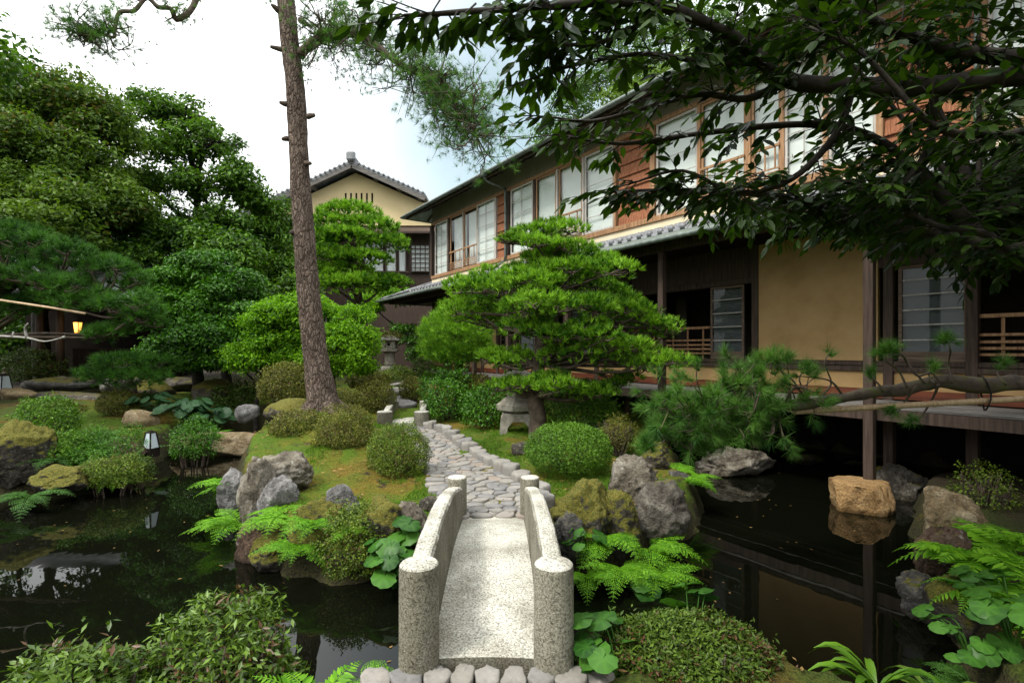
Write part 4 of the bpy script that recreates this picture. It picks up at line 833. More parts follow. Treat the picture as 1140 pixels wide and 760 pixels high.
for k in range(4): a = R(45+90*k); mb.bar(lp+[.079*math.cos(a), .079*math.sin(a), -.18], lp+[.114*math.cos(a), .114*math.sin(a), .15], .014, .014)
mb.lathe(lp, [(.14, .145), (.12, .175), (.03, .2)], 4, ph=R(45)); mb.lathe(lp, [(.085, -.195), (.085, -.175)], 4, ph=R(45)); mb.tube([lp+[0, 0, .2], [lp[0], lp[1], 3.7]], .006, 5, sm=1); mb.build('lamp_frame', X['black'], lm)
ld = bpy.data.lights.new('gate_lamp_light', 'POINT'); ld.energy = 5; ld.color = (1, .5, .15); ld.shadow_soft_size = .12; lo_ = bpy.data.objects.new('gate_lamp_light', ld); C.collection.objects.link(lo_); lo_.location = lp+[0, -.22, 0]
# ------------------------------------------------------------------ granite bridges
def bridge(label, y0, y1, xc0, xc1, zf, half, thick, prail, deck, pr, ptop, name='stone_bridge'):
    """zf: deck height at the ends; prail / deck: heights at even steps"""
    t = thing(name, label, 'bridge', ((xc0+xc1)/2, (y0+y1)/2, zf), 'granite bridges of the path'); n = 44
    f = np.linspace(0, 1, n+1); yy = y0+(y1-y0)*f; xc = xc0+(xc1-xc0)*f; kk = np.linspace(0, 1, len(deck)); from_ = lambda a: np.interp(f, np.linspace(0, 1, 200), np.convolve(np.pad(np.interp(np.linspace(0, 1, 200), np.linspace(0, 1, len(a)), a), 20, mode='edge'), np.ones(41)/41, 'valid'))
    dz = from_(deck); V = []
    m = 10
    for i in range(n+1):
        for k in range(m+1): V.append((xc[i]-half+2*half*k/m, yy[i], dz[i]+.012*(1-(2*k/m-1)**2)))
    o = len(V)
    for i in range(n+1): V += [(xc[i]-half, yy[i], dz[i]-.16), (xc[i]+half, yy[i], dz[i]-.16)]
    Fc = [[i*(m+1)+k, i*(m+1)+k+1, (i+1)*(m+1)+k+1, (i+1)*(m+1)+k] for i in range(n) for k in range(m)]
    for i in range(n): a = o+2*i; Fc += [[a, a+2, a+3, a+1], [i*(m+1), (i+1)*(m+1), a+2, a], [(i)*(m+1)+m, a+1, a+3, (i+1)*(m+1)+m]]
    Fc += [list(range(m+1))[::-1]+[o, o+1], list(range(n*(m+1), n*(m+1)+m+1))+[o+2*n+1, o+2*n]]
    emit('deck', V, Fc, X['granite'], t, smooth=False)
    rt = from_(prail)
    for sg in (-1, 1):
        V = []; xi = half+.004; ns = 8; xo = xi+thick
        prof = [(0, -9), (0, -.03), (.012, -.008), (.03, 0), (thick-.03, 0), (thick-.012, -.008), (thick, -.03), (thick, -9)]
        for i in range(n+1):
            for (a, b) in prof: V.append((xc[i]+sg*(xi+a)+.004*vn(np.array([[i*.7, a*60, sg+5]]), 8)[0], yy[i], (rt[i]+b if b > -5 else dz[i]-.17)+.006*vn(np.array([[i*.9, a*50, sg]]), 4)[0]))
        Fc = [[i*ns+k, i*ns+(k+1) % ns, (i+1)*ns+(k+1) % ns, (i+1)*ns+k] for i in range(n) for k in range(ns)]
        Fc += [list(range(ns)), [n*ns+k for k in range(ns)]]
        emit('rail', V, Fc, X['granite'], t, smooth=False)
        for e, (yv, xv) in enumerate(((y0, xc0), (y1, xc1))):
            mb = MB(); h = ptop[e]; z0 = zf-.35; r_ = pr[e]; mb.lathe((xv+sg*(xi+thick*.5), yv, z0), [(r_*1.02, 0), (r_*1.01, (h-z0)*.5), (r_, h-z0-.03), (r_*.97, h-z0-.008), (r_*.9, h-z0), (r_*.5, h-z0+.008)], 40)
            mb.build('end_post', X['granite'], t, smooth=False)
    return t
bridge('arched granite footbridge with low curved rails, nearest in front between the dark pond arms', 2.90, 5.38, -.145, -.195, .44, .315, .125, [.99, 1.03, 1.045, 1.02, .96, .88, .76], [.445, .50, .535, .555, .54, .50, .44], (.112, .100), (1.00, .875))
bridge('smaller granite footbridge with pale rails, at the far end of the stone path', 11.3, 12.7, -2.4, -2.55, .52, .33, .15, [.80, .87, .90, .90, .88], [.52, .56, .58, .60, .62], (.17, .15), (.86, .95))
# ------------------------------------------------------------------ stone lanterns and little lights
p = G(434, 416, 19.0); z0 = gz1(p[0], 19.0); t = thing('stone_lantern', 'tall grey stone lantern with plants growing on its cap, beyond the far bridge', 'lantern', (p[0], 19, z0), 'stone lanterns')
q = np.array([p[0], 19, z0]); ztop = G(434, 374, 19)[2]; H = ztop-z0
mb = MB(); mb.lathe(q, [(.42, -.1), (.42, .1), (.36, .16), (.23, .2)], 20); mb.build('base', X['lant'], t, smooth=False)
mb = MB(); mb.lathe(q, [(.2, .2), (.185, H*.25), (.185, H*.5), (.21, H*.52)], 20); mb.build('shaft', X['lant'], t, smooth=True)
mb = MB(); mb.lathe(q, [(.2, H*.52), (.36, H*.57), (.36, H*.63), (.33, H*.64)], 6, ph=R(30)); mb.build('platform', X['lant'], t)
mb = MB(); mb.box(q+[-.24, -.24, H*.64], q+[.24, .24, H*.86], .02); fb = mb.build('light_box', X['lant'], t)
mb = MB(); mb.tube([q+[.02, -.245, H*.76], q+[.02, -.15, H*.76]], .055, 12, sm=1); mb.tube([q+[-.11, -.245, H*.70], q+[-.11, -.15, H*.70]], .03, 10, sm=1); mb.build('hole', X['black'], fb)
mb = MB(); mb.lathe(q, [(.42, H*.86), (.44, H*.89), (.3, H*.96), (.1, H*1.02)], 6, ph=R(30)); mb.build('cap', X['lant'], t)
r = np.random.default_rng(5); Pp, Nn = ell(r, 700, q+[0, 0, H*1.0], (.42, .42, .14), .4, 1.1, -.3, .3, 3); V, Fc, k = leaves(Pp, Nn+r.normal(size=Pp.shape)*.6, Nn+[0, 0, 1], .07, .035); emit('cap_plants', V, Fc, X['azolive'], t, smooth=False, attr=var(Pp, r, k))
p = G(577, 484, 9.9); q = np.array([p[0], 9.9, min(p[2], gz1(p[0], 9.9)+.03)]); t = thing('stone_lantern', 'squat weathered stone lantern on an arched foot, under the spreading pine', 'lantern', q, 'stone lanterns')
mb = MB(); rr = .36; hh = .44; arch = [(-rr, 0), (-rr*.93, hh*.75), (-rr*.8, hh), (rr*.8, hh), (rr*.93, hh*.75), (rr, 0), (rr*.62, 0), (rr*.56, hh*.42), (rr*.3, hh*.66), (-rr*.3, hh*.66), (-rr*.56, hh*.42), (-rr*.62, 0)]
mb.prism([(q[0]+a, q[2]+b) for a, b in arch], 1, q[1]-.30, q[1]+.30); mb.build('foot', X['lant'], t)
mb = MB(); mb.lathe(q, [(.26, hh), (.42, hh+.06), (.44, hh+.16), (.38, hh+.2), (.25, hh+.3)], 6, ph=R(15)); mb.build('platform', X['lant'], t)
mb = MB(); mb.lathe(q, [(.22, hh+.3), (.24, hh+.55)], 6, ph=R(15)); mb.build('light_box', X['lant'], t)
mb = MB(); mb.lathe(q, [(.5, hh+.55), (.52, hh+.6), (.3, hh+.75), (.08, hh+.83), (.1, hh+.9), (.03, hh+1.0)], 6, ph=R(15)); mb.build('cap', X['lant'], t)
X['litepaper'] = M('unlit_lamp_glass', [(.35, .42, .45), (.48, .55, .57)], 3, .4, 0)
def pathlight(px, by, Y, s, label, dark=True):
    q = G(px, by, Y); t = thing('garden_lamp', label, 'lamp', q, 'small garden lamps'); mb = MB(); mb.lathe(q, [(s*.62, .03), (s*.36, s*1.5)], 4, ph=R(30)); mb.build('lamp_shade', X['litepaper'], t)
    mb = MB()
    for k in range(4): a = R(30+90*k); mb.bar(q+[s*.64*math.cos(a), s*.64*math.sin(a), 0], q+[s*.37*math.cos(a), s*.37*math.sin(a), s*1.52], .018, .018)
    mb.lathe(q, [(s*.42, s*1.5), (s*.4, s*1.56), (s*.1, s*1.7)], 4, ph=R(30)); mb.lathe(q, [(s*.67, -.12), (s*.67, .03)], 4, ph=R(30)); mb.build('lamp_frame', X['black'], t)
pathlight(168, 500, 8.7, .19, 'small unlit white lamp with black corner frame, standing by the pond edge below the hostas'); pathlight(4, 437, 14.5, .32, 'pale unlit lamp at the left edge of the photo beside the stone steps')
# ------------------------------------------------------------------ rocks
rock(281, 588, 46, 80, 5.95, 'light', 'tall upright brown-grey boulder on the left shore of the mossy mound', 21, depth=.5, facets=26)
rock(312, 542, 68, 38, 6.2, 'light', 'flat dark slab of rock lying on top of the shore boulders left of the mound', 22, depth=.6, tilt=-10, facets=10)
rock(306, 592, 46, 60, 5.75, 'pale', 'rounded grey boulder under the flat dark slab', 23, depth=.5, facets=24)
rock(253, 566, 34, 44, 6.6, 'pale', 'whitish boulder at the water behind the tall upright one', 24, depth=.4)
rock(277, 626, 40, 44, 5.35, 'red', 'reddish brown rock low at the water among the left ferns', 25)
rock(322, 622, 56, 44, 5.35, 'mossy', 'dark wet rock at the waterline between the red-brown rock and the fern bank', 26)
rock(378, 572, 40, 32, 5.3, 'pale', 'small whitish stone set in the moss at the front of the mound', 27, depth=.3)
rock(350, 612, 66, 56, 5.15, 'mossy', 'moss covered rock forming the front edge of the mound', 28)
rock(424, 612, 56, 56, 5.0, 'mossy', 'mossy dark rock behind the small-leaved waterside bush', 29)
rock(456, 604, 42, 44, 5.05, 'light', 'grey rock wedged against the left rail of the near bridge', 30)
rock(478, 572, 24, 20, 5.6, 'grey', 'small grey stone beside the far left post of the near bridge', 31, depth=.2)
rock(313, 464, 56, 20, 10.4, 'greymoss', 'long low grey rock left of the foot of the leaning pine', 32, sub=3)
rock(272, 468, 28, 18, 11.2, 'pale', 'pale rock at the far edge of the mound beside the hostas', 33, sub=3)
V0 = None
rock(240, 508, 122, 26, 10.6, 'tan', 'long natural stone slab bridging the inlet from the left bank to the mound', 34, name='stone_slab', depth=.7, tilt=3, cat='stone slab', rough=.1)
rock(222, 477, 24, 14, 12.2, 'pale', 'small pale stone between the hostas and the slab', 35, sub=3)
# right side of the island
rock(648, 612, 84, 74, 5.15, 'mossy', 'big moss topped block of rock right of the near bridge, under the green dome bush', 41, depth=.7)
rock(632, 618, 38, 48, 4.95, 'dark', 'rounded dark rock hollow behind the right rail of the near bridge', 42, depth=.35)
rock(707, 562, 58, 54, 5.8, 'light', 'rugged upright grey-brown rock right of the green dome bush', 43, rough=.26)
rock(737, 598, 66, 62, 5.5, 'grey', 'grey lichened boulder standing in the pond at the right corner of the island', 44, depth=.6)
rock(692, 612, 54, 66, 5.2, 'mossy', 'dark mossy rock between the moss topped block and the lichened boulder', 45)
rock(732, 527, 36, 34, 7.6, 'greymoss', 'rounded grey stone at the back right of the island near the water', 46, depth=.4)
rock(690, 492, 34, 22, 8.6, 'greymoss', 'grey stone on the lawn below the low horizontal pine needles', 47, sub=3)
rock(660, 480, 30, 18, 9.4, 'pale', 'pale stone on the lawn right of the spreading pine trunk', 48, sub=3)
rock(580, 505, 22, 14, 8.2, 'grey', 'small stone lying on the lawn below the squat lantern', 49, sub=3, depth=.2)
rock(760, 545, 34, 22, 7.2, 'dark', 'low dark rock at the water just behind the lichened boulder', 50, sub=3)
# right of the pond
rock(826, 529, 94, 30, 8.95, 'light', 'long pale grey rock in the pond that carries the first house post', 51, depth=.8, rough=.22, sink=.4)
rock(970, 570, 64, 50, 6.95, 'orange', 'orange brown foundation boulder under the eave post, standing in the pond', 52, depth=.75, rough=.07, facets=9, sink=.4, flat=.42)
rock(1014, 562, 62, 42, 7.6, 'grey', 'dark grey rock right behind the orange boulder', 53, depth=.7, rough=.24, sink=.3)
rock(985, 545, 36, 26, 8.1, 'greymoss', 'grey rock under the second house post behind the orange boulder', 54, sub=3)
rock(1074, 614, 80, 76, 5.15, 'tan', 'tall slanting tan rock on the right bank beside the ferns', 55, depth=.6, tilt=28, facets=11)
rock(1062, 656, 56, 70, 4.6, 'red', 'red-brown rock at the waterline under the right ferns', 56)
rock(1125, 604, 50, 30, 5.9, 'greymoss', 'mossy rock below the twiggy bush at the right edge', 57, sub=3)
rock(1082, 704, 70, 60, 3.8, 'mossy', 'dark rock under the lowest ferns on the right bank', 58, sub=3)
for k, (px, by, w_, h_, Y) in enumerate(((905, 520, 60, 14, 10.3), (955, 526, 40, 12, 9.9), (790, 505, 40, 14, 12))):
    rock(px, by, w_, h_, Y, 'dark', ('flat dark stone in the shade far back under the house, left of the orange boulder', 'second flat dark stone under the house, closer to the eave post', 'dark stone in the pond beyond the pine needles under the deck')[k], 60+k, sub=3)
# left bank and steps
rock(12, 530, 52, 62, 7.6, 'mossy', 'large rounded moss topped boulder at the left edge of the photo', 71, depth=.9)
rock(135, 520, 50, 34, 8.5, 'red', 'brown rock at the pond edge in front of the small garden lamp', 72)
rock(60, 545, 60, 26, 7.3, 'mossy', 'dark shore rock at the waterline of the left bank', 73)
rock(100, 538, 50, 20, 8.0, 'mossy', 'dark low rock under the feathery plants of the left bank', 74, sub=3)
rock(152, 478, 40, 22, 11, 'tan', 'tan rock behind the small garden lamp', 75, sub=3)
rock(165, 448, 44, 26, 13.8, 'greymoss', 'shaded grey boulder under the glossy dense tree, left one', 76, sub=3)
rock(232, 452, 44, 30, 13.5, 'greymoss', 'shaded grey boulder under the glossy dense tree, right one', 77, sub=3)
rock(12, 444, 40, 12, 13.9, 'tan', 'flat tan rock at the left edge beside the lowest step', 78, sub=3)
for k, (px, by, w_, h_, Y) in enumerate(((60, 434, 90, 14, 15), (75, 448, 110, 12, 14.2), (62, 458, 80, 10, 13.4))):
    rock(px, by, w_, h_, Y, 'grey' if k else 'dark', ('topmost broad stone step in front of the dark gate', 'middle broad stone step below the dark gate', 'lowest broad stone step below the dark gate')[k], 80+k, name='stone_step', depth=.9, rough=.07, sub=3, group='stone steps below the gate', cat='step')
rock(128, 437, 46, 22, 14.4, 'dark', 'dark stone right of the steps under the creeping pine', 84, sub=3); rock(195, 436, 56, 16, 14.8, 'grey', 'grey flat stone under the creeping pine, right of the dark stone', 85, sub=3)
for k, (px, by, w_, h_, Y, m_, lab) in enumerate(((300, 640, 50, 40, 5.1, 'mossy', 'wet mossy stone at the waterline below the rounded grey boulder'), (385, 640, 70, 46, 4.95, 'mossy', 'dark mossy bank stone behind the small-leaved waterside bush, at water level'), (600, 612, 34, 40, 5.05, 'dark', 'dark stone just under the right rail of the front bridge'), (1045, 690, 60, 46, 4.15, 'dark', 'dark stone in the water below the right bank ferns'), (1130, 640, 60, 40, 5.0, 'mossy', 'mossy stone among the right bank ferns'))):
    rock(px, by, w_, h_, Y, m_, lab, 120+k)
# stepping stones past the far bridge
for k, (px, by, w_, Y) in enumerate(((447, 459, 26, 13.1), (443, 452, 24, 13.9), (440, 446, 22, 14.8), (437, 440, 22, 15.9), (437, 433, 18, 17))):
    x, y = G(px, by, Y)[:2]; z0 = gz1(x, y); V, Fc = slabstone((x, y, z0+.05), w_*Y/F*.62, .42, .06, 100+k)
    tag(emit('stepping_stone', V, Fc, X['path'], loc=(x, y, z0), attr=np.full(len(V), .3+.1*k)), ('first', 'second', 'third', 'fourth', 'last')[k]+' stepping stone going away from the far bridge', 'stepping stone', 'stepping stones')
# kerb stones along the right side of the path, and the row across the bridge end
rk = np.random.default_rng(8); q = np.array(pathR)+[.09, 0]; q[0] += [.05, 0]; seg = np.r_[0, np.cumsum(np.linalg.norm(np.diff(q, axis=0), axis=1))]; s_ = .05; kk = 0
while s_ < seg[-1]-.1:
    l = rk.uniform(.19, .30); c = [np.interp(s_+l/2, seg, q[:, i]) for i in (0, 1)]; d = [np.interp(s_+l, seg, q[:, i])-np.interp(s_, seg, q[:, i]) for i in (0, 1)]; a = math.atan2(d[1], d[0])
    V, Fc = slabstone((c[0]+rk.normal()*.012, c[1], .50+.012*(c[1]-5.4)), l*rk.uniform(.46, .56), .10*rk.uniform(.75, 1.35), rk.uniform(.08, .16), 200+kk, a+rk.normal()*.22)
    tag(emit('kerb_stone', V, Fc, X['path'], loc=(c[0], c[1], .46), attr=np.full(len(V), rk.uniform(.15, .85))), 'rough grey edging stone in the curved row between stone path and lawn', 'kerb stone', 'edging stones of the path'); s_ += l+.008; kk += 1
rk = np.random.default_rng(18); xx = -.82; ords = ['leftmost', 'second', 'third', 'fourth', 'fifth', 'sixth', 'seventh', 'eighth', 'ninth', 'tenth']
for k in range(9):
    wv = rk.uniform(.125, .20); V, Fc = slabstone((xx+wv/2, 2.78+rk.normal()*.008, .405), wv*.53, .092*rk.uniform(.9, 1.1), .035, 300+k, rk.normal()*.08)
    tag(emit('paving_stone', V, Fc, X['path'], loc=(xx+wv/2, 2.7, .4), attr=np.full(len(V), rk.uniform(.1, .9))), ('leftmost' if k == 0 else ords[k]+' from the left')+' stone of the row across the near end of the front bridge', 'paving stone', 'stones across the bridge end'); xx += wv+.006
rk = np.random.default_rng(28); xx = -.62
for k in range(8):
    wv = rk.uniform(.09, .15); V, Fc = slabstone((xx+wv/2, 5.47+rk.normal()*.006, .465), wv*.5, .05, .035, 330+k)
    tag(emit('sill_stone', V, Fc, X['path'], loc=(xx+wv/2, 5.45, .45), attr=np.full(len(V), rk.uniform(.1, .6))), 'narrow grey stone where path meets the far end of the front bridge', 'paving stone', 'sill stones of the path'); xx += wv+.004
# grass on the lawn: nobody could count it
rg = np.random.default_rng(4); Pg = np.column_stack([rg.uniform(-4.8, 2.6, 260000), rg.uniform(5.2, 12, 260000)])
keep = (sdist(Pg) > .2) & (fbm(np.column_stack([Pg*1.1, np.zeros(len(Pg))]), 31, 3) > -.02); keep &= ~np.array([inpoly(p, [(a-.1, b) for a, b in pathL]+[(a+.2, b) for a, b in pathR[::-1]]) for p in Pg]); Pg = Pg[keep]
Pg = np.column_stack([Pg, gz(Pg)-.005]); D = np.column_stack([rg.normal(size=(len(Pg), 2))*.6, np.ones(len(Pg))]); V, Fc, k = needles(Pg, D, 1, rg.uniform(.025, .065, len(Pg)), .008, .3, rg)
o = emit('grass', V, Fc, X['grass'], smooth=False, attr=var(Pg, rg, k)); o['kind'] = 'stuff'; o['label'] = 'short grass on the mossy lawn'
# fallen leaves and needles on moss, path and pond: nobody could count them
rl = np.random.default_rng(44)
def scatter(name, label, n, xr, yr, water, mat, size, zoff):
    Pq = np.column_stack([rl.uniform(*xr, n), rl.uniform(*yr, n)]); s_ = sdist(Pq); Pq = Pq[(s_ < -.25) if water else (s_ > .15)]; Pq = Pq[~((np.abs(Pq[:, 0]+.17) < .6) & (Pq[:, 1] > 2.6) & (Pq[:, 1] < 5.5))]
    zz = np.full(len(Pq), .004) if water else gz(Pq)+zoff; P3 = np.column_stack([Pq, zz]); nn = np.array([0, 0, 1])+rl.normal(size=P3.shape)*(.02 if water else .4)
    V, Fc, k = leaves(P3, np.column_stack([rl.normal(size=(len(P3), 2)), np.zeros(len(P3))]), nn, size*rl.uniform(.5, 1.3, len(P3)), size*.45, 'rhomb', .05)
    o = emit(name, V, Fc, X[mat], smooth=False, attr=var(P3, rl, k)); o['kind'] = 'stuff'; o['label'] = label
X['dryleaf'] = LEAF('fallen_leaf', (.06, .035, .012), (.24, .15, .05), .1, .7)
scatter('leaf_litter', 'fallen brown leaves lying on the moss and banks', 5200, (-9, 5), (5.2, 13), False, 'dryleaf', .05, .025)
scatter('leaf_litter', 'fallen brown leaves on the near bank', 900, (-3, 4), (1.8, 4.5), False, 'dryleaf', .05, .02)
scatter('floating_leaves', 'small leaves floating on the dark pond', 260, (-7, 6), (3, 11), True, 'dryleaf', .045, 0)
# ------------------------------------------------------------------ clipped bushes
shrub(437, 538, 70, 62, 6.7, 'azalea', 'round clipped bush on bare stems beside the stone path', 1, leaf=.025)
shrub(374, 510, 66, 54, 7.6, 'azolive', 'spreading olive green bush in the middle of the mossy mound', 2, leaf=.026, lump=.2)
shrub(320, 492, 64, 32, 8.4, 'azolive', 'low olive bush on the left of the mossy mound, left of the spreading one', 3, leaf=.034)
shrub(638, 532, 102, 54, 6.5, 'azgreen', 'wide bright green dome bush above the rocks right of the path', 4, leaf=.025, lump=.06, shoots=.3)
shrub(388, 652, 96, 76, 4.75, 'azalea', 'dark small-leaved bush hanging over the water left of the front bridge', 5, leaf=.028, lump=.22)
shrub(308, 450, 64, 46, 11.2, 'azolive', 'clipped dome bush behind the leaning pine, left of its trunk', 6, leaf=.04)
shrub(368, 458, 60, 22, 10.2, 'azolive', 'flat clipped bush right at the foot of the leaning pine', 7, leaf=.034)
shrub(411, 461, 48, 36, 12, 'azolive', 'clipped square-topped bush just left of the far bridge', 8, leaf=.04, lump=.05)
shrub(404, 434, 50, 20, 14, 'azolive', 'flat yellowish clipped bush behind the square-topped bush', 9, leaf=.045)
shrub(425, 430, 34, 16, 15.5, 'azalea', 'small dark clipped dome left of the stepping stones', 10, leaf=.05)
shrub(440, 426, 32, 18, 16.5, 'azalea', 'small green dome bush at the foot of the tall lantern', 12, leaf=.05)
shrub(457, 446, 30, 26, 13.6, 'azolive', 'round clipped bush to the right of the stepping stones', 13, leaf=.045, lump=.05)
shrub(497, 470, 62, 62, 11.2, 'camellia', 'dark glossy broad-leaved bush right of the far bridge', 14, leaf=.06, lump=.3, name='camellia_bush')
shrub(525, 445, 44, 28, 11.6, 'azolive', 'olive clipped bush between the glossy bush and the squat lantern', 15, leaf=.04)
shrub(540, 476, 50, 46, 10.3, 'camellia', 'glossy green bush just left of the squat lantern', 16, leaf=.06, lump=.3, name='camellia_bush')
shrub(652, 478, 84, 40, 9.0, 'azgreen', 'loose light green bush behind the dome bush, right of the pine trunk', 17, leaf=.06, lump=.35, leafw=.3)
shrub(692, 502, 44, 36, 7.9, 'azolive', 'thin brownish twiggy bush left of the low pine needles', 18, leaf=.024, dens=.45, lump=.3, stemc=50)
shrub(25, 492, 66, 48, 8.8, 'azgreen', 'bright green bush at the left edge above the rounded boulder', 19, leaf=.045, lump=.25)
shrub(118, 463, 48, 26, 11.6, 'azolive', 'small olive dome bush on the left bank below the steps', 20, leaf=.04)
shrub(40, 468, 60, 16, 12, 'azolive', 'flat dark bush at the left below the lowest step', 31, leaf=.045)
shrub(82, 528, 90, 44, 8.0, 'camellia', 'loose feathery bush at the water of the left bank', 32, leaf=.04, lump=.35, leafw=.28)
shrub(203, 512, 46, 42, 9.4, 'camellia', 'dark ferny bush beside the small garden lamp', 33, leaf=.05, lump=.35, leafw=.3)
shrub(105, 545, 60, 30, 7.5, 'azalea', 'low dark bush spilling over the left shore rocks', 41, leaf=.04, lump=.35, leafw=.3)
shrub(55, 520, 50, 34, 7.9, 'azgreen', 'green loose bush right of the large rounded boulder', 42, leaf=.05, lump=.35, leafw=.3)
shrub(140, 534, 34, 24, 8.0, 'azdark', 'small dark bush in front of the garden lamp at the water', 34, leaf=.04, lump=.3, leafw=.3)
shrub(1124, 590, 64, 66, 5.7, 'azalea', 'twiggy thin bush at the right edge behind the tan rock', 35, leaf=.035, dens=.35, lump=.3, stemc=60)
shrub(214, 905, 195, 204, 3.05, 'foreaz', 'big glossy leaved azalea in the bottom left corner, reaching over the water', 36, leaf=.055, lump=.2, leafw=.36, dens=1.25, shoots=.35, stemc=70, dep=.65)
shrub(40, 905, 200, 150, 2.85, 'foreaz', 'lower azalea at the bottom left edge with narrow glossy leaves', 37, leaf=.06, lump=.22, leafw=.34, dens=1.25, shoots=.35, stemc=40, dep=.55)
shrub(782, 850, 262, 126, 2.7, 'azred', 'wide flat azalea with reddish leaves in the foreground right of the bridge', 38, leaf=.033, lump=.08, leafw=.36, dens=1.9, shoots=.25, stemc=60, dep=.5)
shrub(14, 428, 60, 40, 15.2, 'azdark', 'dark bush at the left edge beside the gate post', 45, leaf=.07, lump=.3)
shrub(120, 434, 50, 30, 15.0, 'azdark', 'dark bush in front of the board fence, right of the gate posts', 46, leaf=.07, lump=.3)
shrub(470, 425, 26, 26, 17.5, 'azdark', 'small dark bush right of the tall lantern below the eave', 39, leaf=.07, lump=.3)
shrub(250, 470, 60, 40, 12.9, 'azdark', 'dark low bush behind the hostas at the inlet', 40, leaf=.07, lump=.3)
# ------------------------------------------------------------------ ferns and broad leaved plants
PI = math.pi
fern(268, 570, 6.9, .75, 'pale green fern reaching left over the water beside the whitish boulder', 1, dirs=(PI*.75, PI*1.4), nf=6)
fern(268, 600, 6.2, .7, 'light green fern hanging over the pond in front of the tall upright boulder', 2, dirs=(PI*.8, PI*1.6), nf=7)
fern(318, 628, 5.5, .62, 'bright fern spreading low over the water left of the small-leaved bush', 3, dirs=(PI*.8, PI*1.7), nf=8)
fern(352, 622, 5.2, .5, 'fern tucked between mossy front rock and small-leaved bush', 4, dirs=(PI*.7, PI*1.9), nf=7)
fern(125, 532, 7.9, .55, 'fern hanging at the water between the left shore rocks and the brown rock', 40, nf=8, dirs=(PI*.9, PI*2.1))
fern(35, 552, 7.0, .6, 'bright fern at the waterline below the large rounded boulder', 41, nf=8, mat='ferndark', dirs=(PI*.9, PI*2.1))
fern(100, 520, 8.2, .7, 'soft green fern on the left bank above the dark shore rocks', 5, nf=9, mat='ferndark')
fern(150, 508, 9.3, .6, 'fern beside the small garden lamp, left of it', 6, nf=8, mat='ferndark')
fern(60, 512, 8.0, .6, 'fern next to the large rounded boulder on the left bank', 7, nf=8, mat='ferndark')
fern(236, 486, 10.8, .6, 'light fern growing beyond the stone slab', 8, nf=9)
fern(652, 640, 4.75, .45, 'fern at the right rail of the front bridge, below the dark hollow', 9, dirs=(-PI*.9, PI*.2), nf=7)
fern(672, 606, 5.15, .62, 'bright fern in front of the moss topped block', 10, dirs=(-PI*.9, PI*.1), nf=8)
fern(690, 632, 4.8, .55, 'lowest bright fern over the pond right of the front bridge', 11, dirs=(-PI*.9, PI*.1), nf=8)
fern(722, 610, 5.3, .6, 'bright fern stretching right over the pond below the lichened boulder', 12, dirs=(-PI*.6, PI*.25), nf=7)
fern(764, 552, 6.9, .6, 'light fern fanning out over the water behind the lichened boulder', 13, dirs=(-PI*.5, PI*.3), nf=7)
fern(752, 535, 7.4, .5, 'small fern under the low pine needles at the island edge', 14, dirs=(-PI*.3, PI*.4), nf=5)
fern(655, 735, 3.2, .36, 'dark green sword fern beside the near right post of the front bridge', 15, mat='ferndark', dirs=(-PI*.1, PI*1.0), nf=7, lift=.9)
fern(352, 790, 3.05, .42, 'light fern with thin upright fronds in the foreground left of the bridge', 16, dirs=(-PI*.2, PI*1.1), nf=5, lift=1.0, simple=True, pin=12)
fern(418, 770, 2.95, .28, 'small fern at the near left post of the front bridge', 17, dirs=(0, PI*1.3), nf=5, lift=.8)
fern(335, 640, 5.05, .5, 'fern in front of the wet mossy stones, left of the small-leaved bush', 50, dirs=(PI*.8, PI*1.9), nf=8)
fern(395, 600, 5.1, .42, 'small fern above the small-leaved waterside bush', 51, dirs=(PI*.7, PI*2.1), nf=7)
fern(300, 655, 5.0, .5, 'lowest fern at the waterline below the rounded grey boulder', 52, dirs=(PI*.7, PI*1.6), nf=7)
fern(730, 640, 4.9, .5, 'fern at the waterline right of the lowest bright one', 53, dirs=(-PI*.8, PI*.2), nf=7)
for k, (px, by, Y, s_, lab) in enumerate(((1100, 628, 4.9, .6, 'topmost fern on the right bank, below the tan rock'), (1135, 650, 4.5, .62, 'broad fern at the right edge below the mossy rock'), (1085, 668, 4.35, .62, 'large fern leaning left over the pond from the right bank'), (1125, 690, 3.95, .6, 'fern in the middle of the right bank cluster'), (1150, 730, 3.5, .55, 'lowest fern at the right edge of the photo'), (1100, 722, 3.75, .5, 'fern low over the water above the round leaves at right'))):
    x_, y_ = G(px, by, Y)[:2]; fern(px, by, Y, s_, lab, 20+k, nf=10, lift=.75, arch=.42, simple=True, dirs=(PI*.3, PI*1.75), at=(x_, y_, max(gz1(x_, y_), 0)+.08), pin=14)
roundleaf(440, 655, 4.75, 'round-leaved plant with one yellowing leaf, hanging over the water beside the left rail', 1, n=16, size=.10, spread=.28, height=.4, dirs=(PI*.9, PI*2))
roundleaf(458, 612, 5.0, 'round-leaved plant between the left rail and the grey wedged rock', 2, n=8, size=.10, spread=.18, height=.3, dirs=(PI*.8, PI*1.8))
roundleaf(655, 612, 4.95, 'round-leaved plant in the rock hollow right of the front bridge', 3, n=8, size=.09, spread=.22, height=.2, dirs=(PI, PI*2))
roundleaf(712, 655, 4.75, 'round leaves hanging at the waterline below the bright ferns', 4, n=5, size=.09, spread=.2, height=.12, dirs=(PI*1.2, PI*2))
roundleaf(690, 790, 2.85, 'large pale round leaves at the left end of the foreground azalea', 5, n=10, size=.095, spread=.22, height=.30, dirs=(PI*.3, PI*1.3))
roundleaf(770, 770, 3.1, 'large pale round leaves standing up behind the foreground azalea', 6, n=12, size=.10, spread=.30, height=.52, dirs=(PI*.1, PI*1.1))
